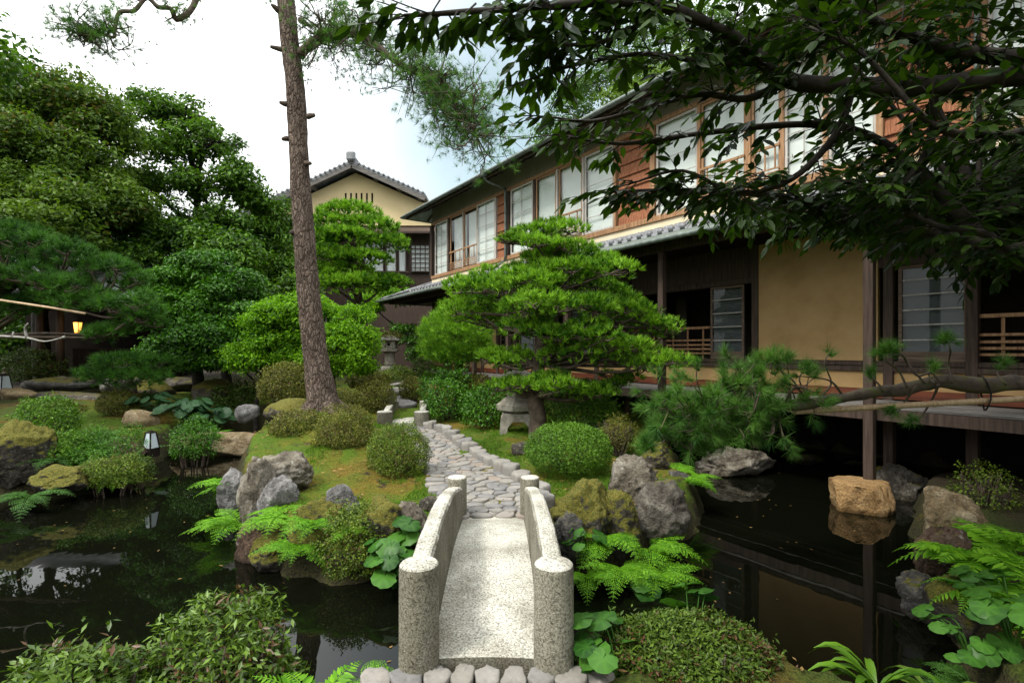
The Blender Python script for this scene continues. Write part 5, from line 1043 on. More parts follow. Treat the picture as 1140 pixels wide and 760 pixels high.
roundleaf(1130, 790, 3.2, 'big dark green round leaves at the bottom right edge', 7, n=12, size=.11, spread=.26, height=.3, dirs=(PI*.4, PI*1.5))
roundleaf(1085, 770, 3.35, 'dark round leaves low on the bank at the bottom right, left of the biggest ones', 11, n=14, size=.085, spread=.3, height=.22, dirs=(PI*.3, PI*1.7))
roundleaf(1125, 735, 3.6, 'round leaves among the lowest ferns at the right edge', 12, n=12, size=.085, spread=.3, height=.25, dirs=(PI*.3, PI*1.7))
fern(1080, 760, 3.3, .42, 'dark fern at the bottom right bank beside the tufted plant', 54, mat='ferndark', dirs=(PI*.3, PI*1.6), nf=8)
strap(975, 785, 3.0, 'tufted plant with broad pointed leaves in the foreground water edge at right', 8, n=30, L=.40, wd=.05, up=1.25, mat='azgreen')
strap(1040, 800, 2.95, 'dark tufted plant with pointed leaves at the bottom right', 9, n=20, L=.34, wd=.045, up=1.1, mat='azdark')
for k, (px, by, Y, lab) in enumerate(((205, 478, 11.7, 'clump of blue-green hosta leaves at the inlet, left one'), (240, 474, 12.0, 'clump of blue-green hosta leaves at the inlet, right one'), (172, 474, 12.2, 'smaller hosta clump behind the small garden lamp'))):
    roundleaf(px, by, Y, lab, 30+k, n=36, size=.14, spread=.6, mat='hosta', name='hosta_plant', height=.42, notch=False, aspect=1.2, group='hostas by the inlet')
# ------------------------------------------------------------------ trees
# the tall leaning pine
YP = 10.0; tr = [(G(361, 462, YP), .36), (G(359, 445, YP), .30), (G(352, 400, YP), .262), (G(345, 340, YP), .245), (G(339, 270, YP), .225), (G(333, 180, YP), .205), (G(329, 100, YP), .20), (G(322, 40, YP), .19), (G(315, -60, YP), .175), (G(318, -200, YP), .15), (G(330, -420, YP), .10), (G(338, -560, YP), .05)]
tr = [(p, q*(.88 if i > 1 else 1)) for i, (p, q) in enumerate(tr)]
pine = thing('pine_tree', 'tall leaning pine with a bare cracked trunk rising out of the picture', 'tree', (tr[0][0][0], YP, 1.0)); mb = MB(); mb.tube([p for p, q in tr], [q for p, q in tr], 28, sm=8, wob=.16, seed=2)
for a in (.3, 1.5, 2.7, 3.6, 4.4, 5.4):
    c0 = tr[1][0]; e = c0+np.array([math.cos(a)*.85, math.sin(a)*.7, 0]); e[2] = gz1(e[0], e[1])-.04; m_ = c0+(e-c0)*.45; m_[2] = max(gz1(m_[0], m_[1])+.05, e[2]+.05); mb.tube([c0+[0, 0, .12], m_, e], [.17, .10, .03], 10, sm=5, wob=.3)
mb.build('trunk', X['bark'], pine, smooth=True)
mb = MB(); r = np.random.default_rng(77)
def limb(mb, pts, r0, r1, seg=8): mb.tube(pts, np.linspace(r0, r1, len(pts)), seg, sm=4, wob=.45, seed=len(mb.V))
for (x, y, dx, dy) in ((312, 14, -10, -9), (334, 22, 12, 8), (319, 57, -18, -5), (318, 116, -7, -2), (343, 130, 7, -2), (320, 154, -6, 1), (338, 182, 8, 0), (330, 258, -7, 1)): limb(mb, [G(x, y, YP-.05), G(x+dx*.6, y+dy*.6, YP-.12), G(x+dx, y+dy, YP-.15)], .055, .03)
bigl = [(333, 62), (348, 48), (370, 40), (398, 38), (420, 52), (440, 68), (462, 80), (488, 88), (502, 105), (508, 122), (522, 136), (532, 155)]
yy = [10, 9.9, 9.8, 9.7, 9.6, 9.5, 9.4, 9.3, 9.2, 9.1, 9.1, 9.0]
L1 = [G(x, y, d) for (x, y), d in zip(bigl, yy)]; limb(mb, L1, .095, .02)
lef = [(318, -60), (280, -75), (245, -50), (222, -8), (212, 12), (196, 22), (190, 10), (176, 8), (163, -2), (150, 12), (133, 14), (128, 32), (126, 42), (106, 36), (92, 40), (78, 34)]
L2 = [G(x, y, d) for (x, y), d in zip(lef, np.linspace(10, 8.6, len(lef)))]; limb(mb, L2, .065, .015)
tips = []
def twigs(path, n, spread, out, seed, up=0, rmin=.2):
    r = np.random.default_rng(seed)
    for i in range(n):
        k = r.uniform(rmin, 1)*(len(path)-1); j = int(min(k, len(path)-2)); p = path[j]+(path[j+1]-path[j])*(k-j); d = r.normal(size=3)*[1, .8, .8]; d[2] += up; d = nrm(d)*r.uniform(.25, 1)*spread; e = p+d; m_ = (p+e)/2+r.normal(size=3)*spread*.16
        limb(mb, [p, m_, e], .016, .005, 5); out.append((e, d)); 
        for _ in range(3): e2 = m_+(e-m_)*r.uniform(.1, 1)+r.normal(size=3)*spread*.30; limb(mb, [m_+(e-m_)*.2, (m_+e2)/2+r.normal(size=3)*.04, e2], .008, .003, 4); out.append((e2, e2-m_))
twigs(L1, 110, .95, tips, 1, .15, .10); twigs(L1[:5], 34, .9, tips, 11, .3, .2); twigs(L1[7:], 34, .7, tips, 12, 0, 0); twigs(L1[3:], 40, .6, tips, 2, -.25, .3); twigs(L2[9:], 34, .5, tips, 3, .1, .3); twigs(L2[4:10], 8, .3, tips, 6, .1, 0)
up_ = [p for p, q in tr[8:]]; twigs(up_, 60, 2.2, tips, 4, .3, 0)
mb.build('limbs', X['twig'], pine, smooth=True)
Pn = []; An = []
for e, d in tips:
    for k in range(3): Pn.append(e-d*.12*k+r.normal(size=3)*.07); An.append(nrm(d)+r.normal(size=3)*.5+[0, 0, .35])
V, Fc, k = needles(np.array(Pn), np.array(An), 30, .13, .0042, .75, r); emit('foliage', V, Fc, X['pinegrey'], pine, smooth=False, attr=var(np.array(Pn), r, k*30, 1))
# the layered garden pine in the middle
pads = [(572, 270, 18, 8, 9.3), (617, 264, 42, 13, 9.3), (606, 276, 30, 10, 8.9), (634, 290, 50, 14, 9.2), (594, 296, 30, 10, 9.3), (543, 328, 46, 20, 9.3), (588, 318, 44, 14, 8.7), (645, 314, 54, 16, 8.8), (680, 326, 28, 12, 9.6), (522, 344, 32, 15, 9.6), (600, 342, 46, 15, 8.4),
  (660, 346, 46, 14, 8.6), (698, 346, 30, 13, 9.1), (712, 362, 34, 14, 9.2), (737, 374, 28, 16, 9.3), (594, 368, 42, 15, 8.5), (655, 374, 40, 14, 8.4), (553, 362, 34, 14, 9.8), (725, 403, 40, 12, 8.8), (692, 398, 42, 13, 8.6), (576, 404, 36, 15, 9.3), (630, 396, 40, 14, 8.8), (548, 402, 22, 11, 9.4),
  (612, 430, 42, 12, 8.7), (570, 432, 28, 12, 9.3), (690, 424, 26, 8, 9.1), (655, 440, 44, 11, 9.0)]
base = G(600, 482, 9.3); base[2] = min(base[2], gz1(base[0], 9.3))
tk = [(base-[0, 0, .1], .19), (G(599, 468, 9.3), .15), (G(596, 440, 9.3), .135), (G(600, 405, 9.25), .125), (G(606, 370, 9.3), .11), (G(598, 335, 9.3), .085), (G(610, 300, 9.3), .06), (G(612, 272, 9.3), .035)]
pads_tree('garden_pine', 'broad layered garden pine with bright needle pads, in the middle before the house', 'tree', base, subpads([pxpad(a, b, c, d*.95, e) for a, b, c, d, e in pads], 5, 6), 'pine', 'twig', 41, tk, L=.125, n=10, wd=.019, spread=.42, dens=175, under=.12, limb_r=.045)
# small bushy pine left of it
bp = G(507, 420, 12.6); bp[2] = min(bp[2], gz1(bp[0], 12.6)); pads_tree('small_pine', 'rounded bushy small pine between the tall lantern and the layered pine', 'tree', bp, [pxpad(*p) for p in ((508, 352, 26, 16, 12.6), (492, 368, 26, 18, 12.5), (524, 366, 24, 16, 12.5), (508, 376, 38, 20, 12.2), (486, 388, 20, 14, 12.4), (530, 386, 20, 14, 12.4), (508, 394, 34, 12, 12.2))], 'pine', 'twig', 42, [(bp, .1), (G(512, 405, 12.6), .085), (G(508, 380, 12.6), .06), (G(507, 355, 12.6), .03)], L=.17, n=16, wd=.010, spread=.6, dens=190, under=.7, attr_sc=1)
# cloud pine in front of the gabled house
bp = G(398, 425, 17); bp[2] = gz1(bp[0], 17); pads_tree('cloud_pine', 'cloud-pruned pine with dense flat pads before the yellow gabled house', 'tree', bp, [pxpad(*p) for p in ((390, 240, 34, 13, 17), (372, 252, 28, 13, 16.6), (412, 256, 32, 14, 16.7), (386, 266, 34, 12, 16.2), (355, 268, 22, 12, 16.8), (425, 274, 28, 11, 16.6), (364, 286, 30, 12, 16.4), (402, 290, 34, 11, 16.3), (440, 270, 14, 8, 16.8), (360, 310, 32, 12, 16.5), (392, 318, 40, 12, 16.3), (425, 316, 30, 10, 16.8), (380, 302, 34, 10, 17.4))], 'pine', 'twig', 43, [(bp, .2), (G(396, 390, 17), .17), (G(400, 340, 17), .14), (G(394, 290, 17), .1), (G(392, 250, 17), .05)], L=.19, n=11, wd=.034, spread=.42, dens=120, under=.12, limb_r=.06, attr_sc=1)
# left pine reaching in from outside the frame, low creeping pine
bp = np.array([-10.6, 9.8, gz1(-10.6, 9.8)]); lp_ = [(15, 262, 40, 18, 9.8), (50, 282, 36, 16, 9.6), (88, 290, 38, 18, 9.5), (118, 302, 30, 15, 9.6), (150, 318, 22, 12, 9.8), (30, 305, 44, 16, 9.4), (75, 322, 40, 14, 9.4), (105, 338, 36, 16, 9.3), (145, 350, 34, 18, 9.3), (165, 364, 26, 16, 9.4), (-20, 280, 40, 22, 9.8), (5, 318, 36, 14, 9.6), (-30, 330, 30, 14, 9.6), (128, 376, 30, 10, 9.5), (50, 336, 40, 12, 9.8), (20, 345, 36, 10, 10)]
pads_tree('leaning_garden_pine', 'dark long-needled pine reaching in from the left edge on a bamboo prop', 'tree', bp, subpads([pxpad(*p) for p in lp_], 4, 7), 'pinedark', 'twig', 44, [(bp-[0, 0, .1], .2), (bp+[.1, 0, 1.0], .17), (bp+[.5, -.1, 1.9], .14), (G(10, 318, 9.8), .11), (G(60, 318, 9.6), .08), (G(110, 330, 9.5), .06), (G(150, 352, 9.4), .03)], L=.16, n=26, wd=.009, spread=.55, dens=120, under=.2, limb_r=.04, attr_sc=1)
bp = G(150, 436, 12.2); bp[2] = min(bp[2], gz1(bp[0], 12.2)); pads_tree('creeping_pine', 'low creeping dark pine beside the stone steps', 'tree', bp, [pxpad(*p) for p in ((110, 420, 26, 12, 12), (140, 405, 34, 12, 12.2), (175, 406, 24, 10, 12.4), (150, 422, 36, 12, 12))], 'pinedark', 'twig', 45, [(bp, .1), (bp+[0, 0, .3], .08), (G(142, 412, 12.2), .05)], L=.17, n=22, wd=.009, spread=.6, dens=120, under=.3, attr_sc=1)
# horizontal pine at the right, its trunk outside the frame
hp = [(1330, 500, 5.0), (1300, 465, 5.0), (1230, 435, 5.0), (1140, 427, 5.0), (1092, 429, 4.95), (1045, 425, 4.9), (1005, 433, 4.9), (970, 437, 4.85), (935, 443, 4.8), (905, 449, 4.78), (880, 452, 4.78), (850, 454, 4.78), (820, 456, 4.8), (790, 462, 4.8), (760, 468, 4.85)]
rp = G(1340, 560, 5.0); rp[2] = gz1(rp[0], 5.0); rpt = thing('leaning_garden_pine', 'pine at the right with one long mossy branch running level above the pond', 'tree', rp); mb = MB(); mb.tube([rp-[0, 0, .1], rp+[.1, 0, .9], G(1350, 300, 5.0), G(1330, 150, 5.0), G(1340, 0, 5.0)], [.2, .17, .15, .12, .06], 12, sm=4, wob=.3); mb.build('trunk', X['bark'], rpt, smooth=True)
mb = MB(); Lh = [G(*p) for p in hp]; mb.tube(Lh, [.10, .095, .085, .075, .072, .064, .058, .052, .05, .05, .048, .04, .03, .02, .01], 10, sm=4, wob=.5, seed=4); 
tips = []
def spur(pts, r0=.014): q = [G(x, y, 4.8+dz) for x, y, dz in pts]; limb(mb, q, r0, .005, 6); tips.append((q[-1], q[-1]-q[-2]+np.array([0, 0, .05])))
for pts in ([(900, 450, 0), (884, 425, -.05), (868, 410, 0), (870, 396, .05)], [(905, 449, 0), (925, 428, .1), (918, 405, .05), (924, 392, .1)], [(905, 449, 0), (890, 424, .1), (897, 409, .1)], [(940, 443, 0), (926, 425, -.05), (905, 420, 0), (880, 418, .05)], [(1010, 432, 0), (1000, 412, .05), (985, 400, 0), (990, 386, .1)], [(1030, 427, 0), (1010, 405, .1), (1004, 396, 0), (980, 392, .1)],
            [(1050, 426, 0), (1036, 415, .1), (1020, 418, 0), (1008, 398, .1), (996, 390, .1)], [(1060, 426, 0), (1056, 405, .1), (1058, 390, 0), (1053, 377, .1)], [(1040, 427, 0), (1034, 416, .1), (1040, 408, .1)], [(1045, 428, 0), (1038, 444, .1), (1024, 465, .1), (1014, 468, .1)], [(1020, 430, 0), (1006, 448, .1), (995, 457, .1)], [(1120, 428, 0), (1110, 415, .1), (1118, 404, .1)], [(985, 436, 0), (975, 424, .05), (968, 415, .1)]):
    spur(pts, .012)
for x, y, dx, dy in ((870, 394, 0, -12), (862, 398, -8, -9), (878, 398, 8, -8), (897, 407, 2, -12), (903, 412, 8, -6), (990, 384, 0, -14), (984, 388, -10, -8), (998, 388, 10, -6), (976, 392, -10, -4), (1053, 376, 0, -12), (1047, 378, -9, -4), (1060, 378, 9, -4), (1040, 407, 2, -8), (995, 458, -4, 8), (990, 455, -8, 2), (1014, 468, 4, 6), (1118, 404, 2, -8), (968, 414, -2, -8), (845, 412, -2, -10), (830, 420, -4, -9)):
    p = G(x, y, 4.75); tips.append((p, G(x+dx, y+dy, 4.75)-p))
twigs(Lh[9:], 34, .42, tips, 5, .25, .25); twigs(Lh[12:], 18, .45, tips, 7, -.1, 0)
lowpads = [(750, 460, 24, 18), (778, 452, 30, 20), (808, 440, 30, 20), (838, 424, 26, 18), (858, 402, 16, 14), (735, 478, 18, 14), (765, 486, 26, 14), (800, 478, 28, 14), (720, 495, 14, 8), (830, 460, 26, 12), (782, 498, 24, 8)]
r = np.random.default_rng(9)
for cx, cy, hw, hh in lowpads:
    c, rad = pxpad(cx, cy, hw, hh, 4.85, 1.1)
    for _ in range(8):
        d = rdir(r, 1)[0]; e = c+d*rad*r.uniform(.4, 1); tips.append((e, d*[1, 1, .5]+[0, 0, .9]))
        if _ % 2 == 0: k = int(np.argmin([np.linalg.norm(q-e) for q in Lh])); limb(mb, [Lh[k], (Lh[k]+e)/2+r.normal(size=3)*.05-[0, 0, .06], e], .010, .004, 4)
mb.build('limbs', X['limb'], rpt, smooth=True)
Pn = []; An = []
for e, d in tips:
    for k in range(3): Pn.append(e-nrm(d)*.03*k+r.normal(size=3)*.012); An.append(nrm(d)+r.normal(size=3)*.25)
# needle boughs higher up, behind the overhanging leaves
for cx, cy, hw, hh, Y in ((1110, 120, 50, 30, 5.6), (1100, 215, 44, 22, 5.4), (1150, 235, 40, 22, 5.4), (1085, 235, 24, 12, 5.4), (1150, 160, 40, 24, 5.6), (1080, 255, 26, 10, 5.3)):
    c, rad = pxpad(cx, cy, hw, hh, Y)
    for _ in range(60):
        d = rdir(r, 1)[0]; Pn.append(c+d*rad*r.uniform(.2, 1)); An.append(d*[1, 1, .5]+[0, 0, .7])
V, Fc, k = needles(np.array(Pn), np.array(An), 44, .13, .0042, .6, r); emit('foliage', V, Fc, X['pinegrey'], rpt, smooth=False, attr=var(np.array(Pn), r, k*44, 2))
mb = MB(); a, b = G(884, 458, 4.82), G(1345, 432, 4.95); n = 9
for k in range(n): p, q = a+(b-a)*k/n, a+(b-a)*(k+1)/n; mb.tube([p, p+(q-p)*.03, p+(q-p)*.97, q], [.034, .029, .029, .034], 12, sm=1)
tag(mb.build('bamboo_pole', X['bamboo'], loc=a, smooth=True), 'tan bamboo pole propping the level pine branch over the pond', 'pole')
mb = MB(); c = G(1094, 436, 4.9); q1, q2 = G(1094, 426, 4.94), G(1096, 453, 4.88); mb.tube([q1+[-.03, -.07, .02], q1+[.0, -.085, -.1], q2+[0, -.05, .04], q2+[.0, 0, -.03], q2+[.02, .05, .1], q1+[.03, .08, -.05], q1+[0, .02, .07], q1+[-.03, -.07, .02]], .008, 6, sm=4)
tag(mb.build('rope_tie', X['rope'], loc=c, smooth=True), 'black rope tying the level pine branch to its bamboo pole', 'rope')
mb = MB(); mb.tube([G(-60, 326, 9.0), G(0, 334, 9.0), G(60, 343, 9.0), G(95, 349, 9.0)], .021, 10, sm=1); tag(mb.build('bamboo_pole', X['bamboo'], loc=G(0, 334, 9), smooth=True), 'bamboo pole sloping through the needles of the left pine', 'pole')
mb = MB(); dl = [G(x, y, 8.6) for x, y in ((-50, 372), (0, 374), (30, 376), (50, 380), (72, 375))]; mb.tube(dl, [.024, .018, .016, .013, .010], 8, sm=3, wob=.3); mb.tube([G(30, 376, 8.6), G(28, 366, 8.6), G(31, 360, 8.5)], [.025, .018, .01], 6); mb.tube([G(14, 375, 8.6), G(15, 369, 8.6)], [.02, .01], 6, sm=1); mb.tube([G(72, 375, 8.6), G(70, 375.5, 8.6)], .024, 8, sm=1)
tag(mb.build('dead_branch', X['deadwood'], loc=dl[1], smooth=True), 'bleached bare branch sticking in from the left edge in front of the gate', 'branch')
# leafy trees: blobs are given by bearing, half size and distance
def bl(cx, cy, hw, hh, Y, dep=.9): s_ = Y/F; return (G(cx, cy, Y), np.array([hw*s_, hw*s_*dep, hh*s_]))
def tree(name, label, px, Y, blobs, mat, seed, by=None, top=None, r0=.22, **kw):
    x = (px-570)/F*Y; z0 = gz1(x, Y); b0 = np.array([x, Y, z0]); tz = top if top else max(b[0][2] for b in blobs); rr = np.random.default_rng(seed)
    tk = [(b0-[0, 0, .2], r0*1.25)]+[(b0+[rr.normal()*.15*k, rr.normal()*.1*k, (tz-z0)*k/4], r0*(1-.2*k)) for k in range(1, 5)]
    return leafy_tree(name, label, 'tree', b0, blobs, mat, kw.pop('bark', 'darkbark'), seed, tk, **kw)
tree('maple_tree', 'bright light green small-leaved tree behind the leaning pine', 375, 13, [bl(*b) for b in ((352, 365, 40, 22, 13), (395, 362, 34, 22, 12.8), (398, 380, 22, 15, 12.8), (325, 350, 34, 22, 13.2), (370, 392, 42, 18, 12.6), (388, 408, 24, 11, 12.8), (345, 340, 30, 14, 13.2))], 'lime', 51, r0=.08, leaf=.085, per=170, cl=.32, ncl=26, limb=.025, leafw=.5, group='bright maples')
tree('maple_tree', 'bright light green low tree left of the leaning pine trunk', 290, 12.6, [bl(*b) for b in ((300, 362, 24, 20, 12.6), (275, 402, 26, 15, 12.4), (295, 385, 30, 15, 12.4), (318, 396, 18, 14, 12.6), (305, 345, 20, 12, 12.8))], 'lime', 52, r0=.07, leaf=.085, per=170, cl=.30, ncl=20, limb=.022, group='bright maples')
tree('camellia_tree', 'dense glossy evergreen tree in rounded layers left of the maples', 222, 14, [bl(*b) for b in ((225, 298, 34, 18, 14.2), (190, 318, 36, 18, 14), (252, 320, 36, 20, 14), (205, 342, 40, 18, 13.6), (250, 350, 36, 18, 13.6), (180, 352, 28, 18, 13.8), (225, 372, 44, 18, 13.3), (190, 390, 34, 16, 13.4), (262, 385, 26, 16, 13.5), (235, 402, 30, 12, 13.4))], 'camellia', 53, r0=.13, leaf=.11, per=200, cl=.38, ncl=26, limb=.03, flat=.45, hang=.1)
tree('shade_tree', 'dark leafy tree in front of the timber wing, left of the pine trunk', 300, 21, [bl(*b) for b in ((300, 240, 26, 20, 21), (285, 268, 28, 20, 20.6), (312, 268, 22, 22, 20.8), (298, 300, 34, 22, 20.5), (275, 320, 26, 18, 20), (330, 330, 24, 20, 19))], 'broad', 54, r0=.12, leaf=.16, per=130, cl=.55, ncl=26)
tree('broadleaf_tree', 'big dense broadleaf tree filling the upper left corner', 50, 17.5, [bl(*b) for b in ((20, 120, 50, 44, 17), (70, 112, 46, 34, 17), (112, 140, 38, 34, 17), (40, 170, 56, 36, 16), (95, 190, 50, 34, 16.5), (10, 220, 50, 30, 15.5), (70, 228, 60, 24, 15.5), (130, 228, 36, 24, 16.5), (-40, 160, 50, 60, 16), (-30, 240, 50, 36, 15), (40, 255, 60, 22, 14.6))], 'broadw', 55, r0=.26, leaf=.155, per=125, cl=.6, ncl=60, limb=.06, group='big background trees')
tree('broadleaf_tree', 'big broadleaf tree with open limbs and sky showing through, right of the densest one', 205, 20, [bl(*b) for b in ((165, 125, 34, 22, 20), (205, 138, 34, 22, 20), (240, 158, 32, 24, 19.8), (180, 165, 36, 20, 19.6), (265, 200, 20, 20, 19.8), (280, 222, 14, 12, 20), (220, 205, 30, 18, 19.4), (160, 205, 32, 18, 19.4), (190, 248, 50, 18, 19), (245, 246, 30, 16, 19.2))], 'broad', 56, r0=.26, leaf=.18, per=95, cl=.5, ncl=24, limb=.09, group='big background trees')
for k, (px, Y, bs, lab) in enumerate(((180, 18, ((150, 262, 40, 22, 18), (195, 268, 36, 20, 18), (235, 272, 30, 20, 17.6), (170, 290, 44, 20, 17.4), (120, 280, 40, 22, 17.6)), 'dark understorey tree behind the glossy evergreen'), (60, 21, ((40, 290, 60, 30, 21), (90, 310, 60, 30, 21), (-20, 300, 50, 40, 21), (10, 350, 60, 40, 21), (-30, 370, 60, 36, 20.5), (20, 385, 50, 30, 20), (5, 365, 50, 30, 19.6), (60, 390, 60, 26, 20.6), (-10, 392, 50, 16, 19.2), (25, 376, 40, 14, 19.4), (-20, 350, 40, 20, 19.5)), 'dark understorey tree behind the gate roof'), (255, 17, ((258, 290, 30, 24, 17), (275, 330, 30, 24, 16.6), (262, 365, 34, 24, 16.4), (290, 352, 24, 18, 16), (300, 385, 24, 20, 15.5)), 'dark tree filling the gap between the glossy evergreen and the maples'), (-80, 14, ((-60, 300, 60, 60, 14), (-90, 200, 60, 60, 15), (-60, 400, 40, 40, 13)), 'dark tree added just outside the left edge to shade the gate'), (-120, 9, ((-150, 150, 90, 70, 9.5), (-170, 280, 80, 60, 9), (-60, 60, 60, 50, 10)), 'unseen tree added beyond the left edge to shade the pond'))):
    tree('understorey_tree', lab, px, Y, [bl(*b) for b in bs], 'broad', 60+k, r0=.14, leaf=.17, per=110, cl=.6, ncl=30, group='dark background trees')  # the last two, past the left edge, are added to cast shade
tree('hedge_shrub', 'dark evergreen shrub under the eave left of the small pine', 470, 21, [bl(470, 390, 16, 18, 20.5), bl(450, 372, 14, 12, 20.8), bl(480, 372, 10, 10, 21)], 'camellia', 71, r0=.06, leaf=.12, per=110, cl=.35, ncl=16, limb=.02)
tree('hedge_shrub', 'yellow green shrub by the lower roof corner behind the cloud pine', 440, 22.5, [bl(445, 330, 18, 10, 22.5), bl(425, 322, 16, 10, 23), bl(410, 338, 18, 12, 22)], 'lime', 72, r0=.06, leaf=.12, per=110, cl=.4, ncl=16, limb=.02)
# wooded slope behind the house, seen over its eave
for k, (px, Y, bs, m_, lab) in enumerate(((690, 46, ((690, 62, 34, 26, 46), (665, 92, 34, 24, 46), (720, 90, 34, 26, 45)), 'hill', 'pale feathery tree on the wooded slope above the eave'), (735, 44, ((740, 95, 32, 20, 44), (715, 112, 40, 18, 43), (760, 78, 26, 22, 44)), 'hillw', 'yellow green bamboo-like tree just above the eave line'), (780, 50, ((775, 40, 40, 30, 50), (820, 20, 40, 30, 50), (740, 30, 34, 24, 51)), 'hill', 'tall dark tree on the slope above the house roof'), (650, 52, ((640, 120, 30, 24, 52), (620, 150, 24, 20, 52)), 'hill', 'lower tree on the slope at the gap left of the roof'), (900, 48, ((880, -10, 50, 40, 48), (950, -20, 50, 40, 48)), 'hill', 'tall tree on the slope behind the upper right roof'))):
    tree('hillside_tree', lab, px, Y, [bl(*b) for b in bs], m_, 80+k, r0=.25, leaf=.3, per=80, cl=1.1, ncl=34, limb=.08, group='trees on the slope')
# ------------------------------------------------------------------ the tree whose leaves hang over the right of the view
ob = np.array([3.5, 2.3, gz1(3.5, 2.3)]); ov = thing('overhanging_tree', 'dark broadleaf tree reaching in from the right, its leaves hanging before the upper storey', 'tree', ob)
r = np.random.default_rng(123); mb = MB(); mb.tube([ob-[0, 0, .1], ob+[.05, 0, 1.2], ob+[-.1, .1, 2.3], ob+[-.25, .3, 3.6], ob+[-.3, .5, 5]], [.17, .14, .12, .09, .05], 12, sm=4, wob=.3); mb.build('trunk', X['darkbark'], ov, smooth=True)
mb = MB(); fork = ob+[-.12, .12, 2.45]
limbs = [  # bearing and distance of the limbs, from the trunk outwards
 ([fork, G(1240, 90, 2.6), G(1140, 83, 2.7), (1040, 96, 2.75), (950, 96, 2.75), (880, 90, 2.75), (850, 70, 2.7), (820, 45, 2.6), (785, 25, 2.5), (740, 8, 2.4), (690, 2, 2.3), (620, 6, 2.2), (540, 12, 2.15), (450, 18, 2.1)], .062, .008),
 ([fork, (1230, 40, 2.7), (1140, 62, 2.8), (1080, 60, 2.8), (1010, 40, 2.75), (950, 10, 2.7), (880, -40, 2.6), (780, -60, 2.4)], .06, .01),
 ([fork, (1260, 200, 2.8), (1140, 278, 2.9), (1060, 262, 2.95), (980, 246, 3.0), (900, 224, 3.0), (820, 214, 3.0), (740, 212, 3.0), (670, 214, 3.0)], .055, .006),
 ([(1120, 285, 2.95), (1060, 228, 3.0), (1020, 190, 3.0), (985, 160, 3.0), (930, 140, 3.0), (860, 140, 2.95), (770, 150, 2.9), (690, 160, 2.85), (620, 150, 2.8)], .04, .006),
 ([(880, 90, 2.75), (830, 110, 2.75), (780, 105, 2.7), (720, 120, 2.7), (660, 135, 2.7), (610, 130, 2.65)], .022, .005),
 ([(950, 96, 2.75), (930, 150, 2.8), (880, 200, 2.85), (820, 215, 2.9), (760, 190, 2.9), (700, 205, 2.9)], .022, .005),
 ([(1040, 96, 2.75), (1035, 160, 2.9), (1000, 210, 2.9), (960, 240, 2.9), (900, 225, 2.9)], .022, .006),
 ([(850, 70, 2.7), (790, 70, 2.6), (720, 60, 2.5), (650, 70, 2.45), (600, 85, 2.4)], .018, .005),
 ([(740, 8, 2.4), (690, 40, 2.35), (640, 50, 2.3), (590, 40, 2.25)], .014, .005),
 ([fork, (1200, 150, 2.4), (1110, 150, 2.4), (1040, 140, 2.4), (960, 60, 2.4), (900, 30, 2.4)], .03, .006),
 ([(1140, 296, 2.9), (1100, 262, 2.6), (1040, 250, 2.6), (970, 210, 2.6)], .025, .006),
 ([fork, (1300, -200, 2.6), (1150, -250, 2.6), (1000, -200, 2.5), (880, -160, 2.5), (760, -150, 2.4)], .06, .01),  # this and the next two run above the view, added for shading
 ([fork, (1350, -300, 2.9), (1250, -420, 3.2), (1050, -420, 3.4), (900, -330, 3.4)], .06, .01),
 ([fork, (1350, 0, 3.3), (1280, -60, 3.9), (1160, -60, 4.2), (1040, -80, 4.3), (930, -90, 4.2)], .05, .01),
 ([fork, (1320, 150, 3.0), (1200, 200, 3.3), (1090, 240, 3.5), (1000, 245, 3.5), (900, 236, 3.5), (800, 224, 3.4)], .04, .008)]
paths = []
for pts, r0, r1 in limbs:
    q = [np.array(p) if isinstance(p, np.ndarray) else G(*p) for p in pts]; mb.tube(q, np.linspace(r0, r1, len(q)), 9, sm=5, wob=.35, seed=len(paths)); paths.append(q)
P_, D_, N_2, L_ = [], [], [], []
def spray(p, d, length, rr, size):
    """one twig with alternate leaves"""
    n = max(3, int(length/.042)); pts = [p]; dd = nrm(d)
    for k in range(n): dd = nrm(dd+rr.normal(size=3)*.10+[0, 0, -.05]); pts.append(pts[-1]+dd*length/n)
    mb.tube(pts[::2]+([pts[-1]] if len(pts) % 2 == 0 else []), np.linspace(.0045, .0018, len(pts[::2])+(1 if len(pts) % 2 == 0 else 0)), 4, sm=1)
    side = nrm(np.cross(dd, [0, 0, 1.])+1e-6)
    for k in range(1, n+1):
        sg = 1 if k % 2 else -1; ld = nrm(dd*.75+side*sg*rr.uniform(.45, 1.0)+np.array([0, 0, -rr.uniform(.05, .5)])); P_.append(pts[k]); D_.append(ld); N_2.append(nrm(np.array([0, 0, 1])+rr.normal(size=3)*.45)); L_.append(size*rr.uniform(.65, 1.2))
    P_.append(pts[-1]); D_.append(nrm(dd+[0, 0, -.3])); N_2.append(nrm(np.array([0, 0, 1])+rr.normal(size=3)*.3)); L_.append(size)
dens_ = [84, 84, 62, 44, 22, 22, 32, 26, 24, 56, 40, 44, 40, 80, 56]
for q, m_ in zip(paths, dens_):
    for i in range(m_):
        k = (r.uniform(.0, 1)**.75)*(len(q)-1.001); 
        if q[0] is fork or np.allclose(q[0], fork): k = max(k, 1.2)
        j = int(k); p = q[j]+(q[j+1]-q[j])*(k-j); ax = nrm(q[j+1]-q[j]); d = nrm(ax*.7+r.normal(size=3)*[.8, .8, .28]+[-.25, 0, 0]); ln = r.uniform(.15, .34)*(.75 if j > len(q)-4 else 1)
        spray(p, d, ln, r, .096)
        if r.random() < .6: spray(p+d*ln*.4, nrm(d+r.normal(size=3)*[.8, .8, .3]), ln*.7, r, .09)
    spray(q[-1], q[-1]-q[-2], .22, r, .1)
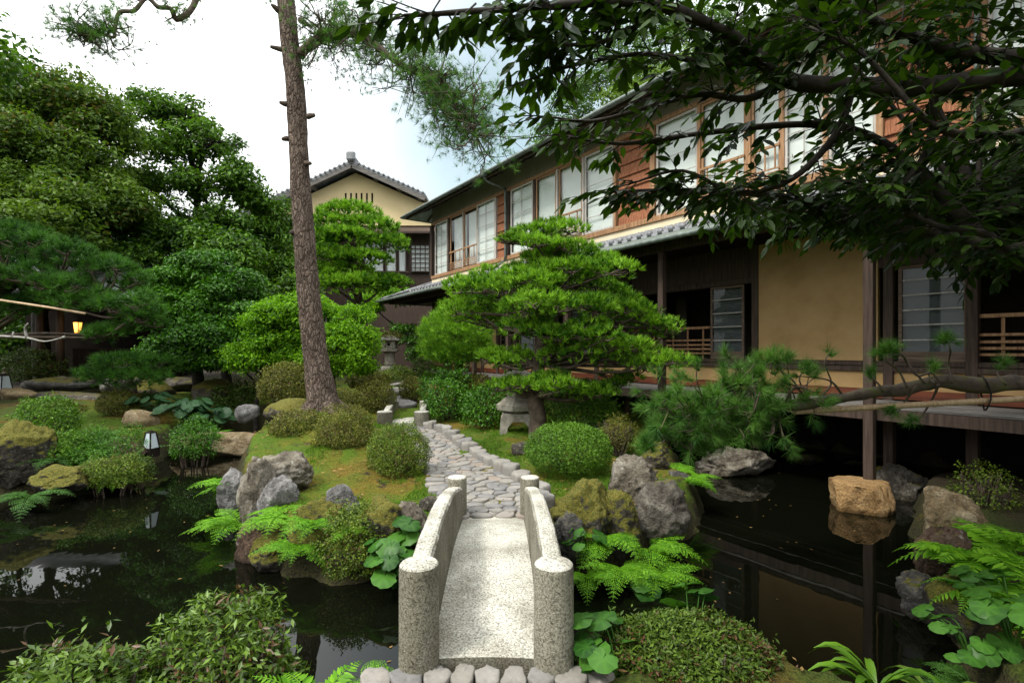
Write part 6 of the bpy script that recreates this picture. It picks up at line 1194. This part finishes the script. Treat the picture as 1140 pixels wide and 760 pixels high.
for x, y in ((405, 10), (432, 22), (455, 30), (480, 18), (500, 30), (520, 22), (545, 20), (565, 28), (585, 20)):
    spray(G(x+10, y-18, 2.1), np.array([-.5, 0, -.6]), .10, r, .09)
# the deep shaded leaf mass behind the front boughs, over the veranda end
for cx, cy, hw, hh, Y, m_ in ((1090, 250, 70, 36, 3.7, 120), (1010, 225, 60, 28, 3.9, 100), (1120, 170, 50, 40, 3.8, 90), (1060, 140, 40, 26, 3.9, 50), (920, 222, 56, 20, 4.0, 80), (840, 214, 40, 14, 3.9, 34), (1180, 200, 60, 90, 3.6, 90), (1000, 30, 80, 26, 3.6, 60), (880, 10, 70, 20, 3.5, 50), (1090, 20, 60, 30, 3.7, 50)):
    c = G(cx, cy, Y); rad = np.array([hw*Y/F, .7, hh*Y/F]); mb.tube([paths[14][3], (paths[14][3]+c)/2+[0, 0, .1], c], [.02, .015, .006], 6, sm=3); cc, cn = ell(r, m_, c, rad, .1, 1, -1, .2, 6)
    for p, nq in zip(cc, cn): spray(p, nrm(nq*[1, 1, .3]+r.normal(size=3)*[.8, .8, .25]), r.uniform(.16, .34), r, .11)
# unseen crown added above the view, to the right and behind, to block light
for c, rad, m_ in (((3.4, 1.6, 5.6), (2.0, 1.8, .8), 330), ((5.4, 2.6, 5.4), (2.0, 1.8, 1.1), 330), ((4.6, 4.2, 6.6), (2.2, 1.6, .8), 280), ((6.6, 4.4, 5.2), (1.4, 1.5, 1.3), 240), ((2.6, -.6, 4.6), (1.8, 1.6, .9), 280), ((5.0, -.2, 3.6), (1.8, 2.0, 1.5), 330), ((4.8, 1.6, 3.2), (1.0, 1.2, 1.0), 200), ((.4, -2.2, 4.6), (2.2, 1.6, .9), 300), ((-2.2, -2.6, 4.8), (1.8, 1.6, .9), 220)):
    c = np.array(c); rad = np.array(rad); mb.tube([ob+[-.2, .2, 3.2], (ob+[-.2, .2, 3.4]+c)/2+[0, 0, .2], c], [.06, .045, .02], 7, sm=4, wob=.3); cc, cn = ell(r, m_, c, rad, .2, 1, -1, .2, 5)
    for p, nq in zip(cc, cn): spray(p, nrm(nq*[1, 1, .3]+r.normal(size=3)*[.7, .7, .3]), r.uniform(.25, .5), r, .15)
mb.build('limbs', X['darkbark'], ov, smooth=True)
P_, D_, N_2, L_ = np.array(P_), np.array(D_), np.array(N_2), np.array(L_); V, Fc, k = leaves(P_, D_, N_2, L_, L_*.42, 'oval', .08, .12)
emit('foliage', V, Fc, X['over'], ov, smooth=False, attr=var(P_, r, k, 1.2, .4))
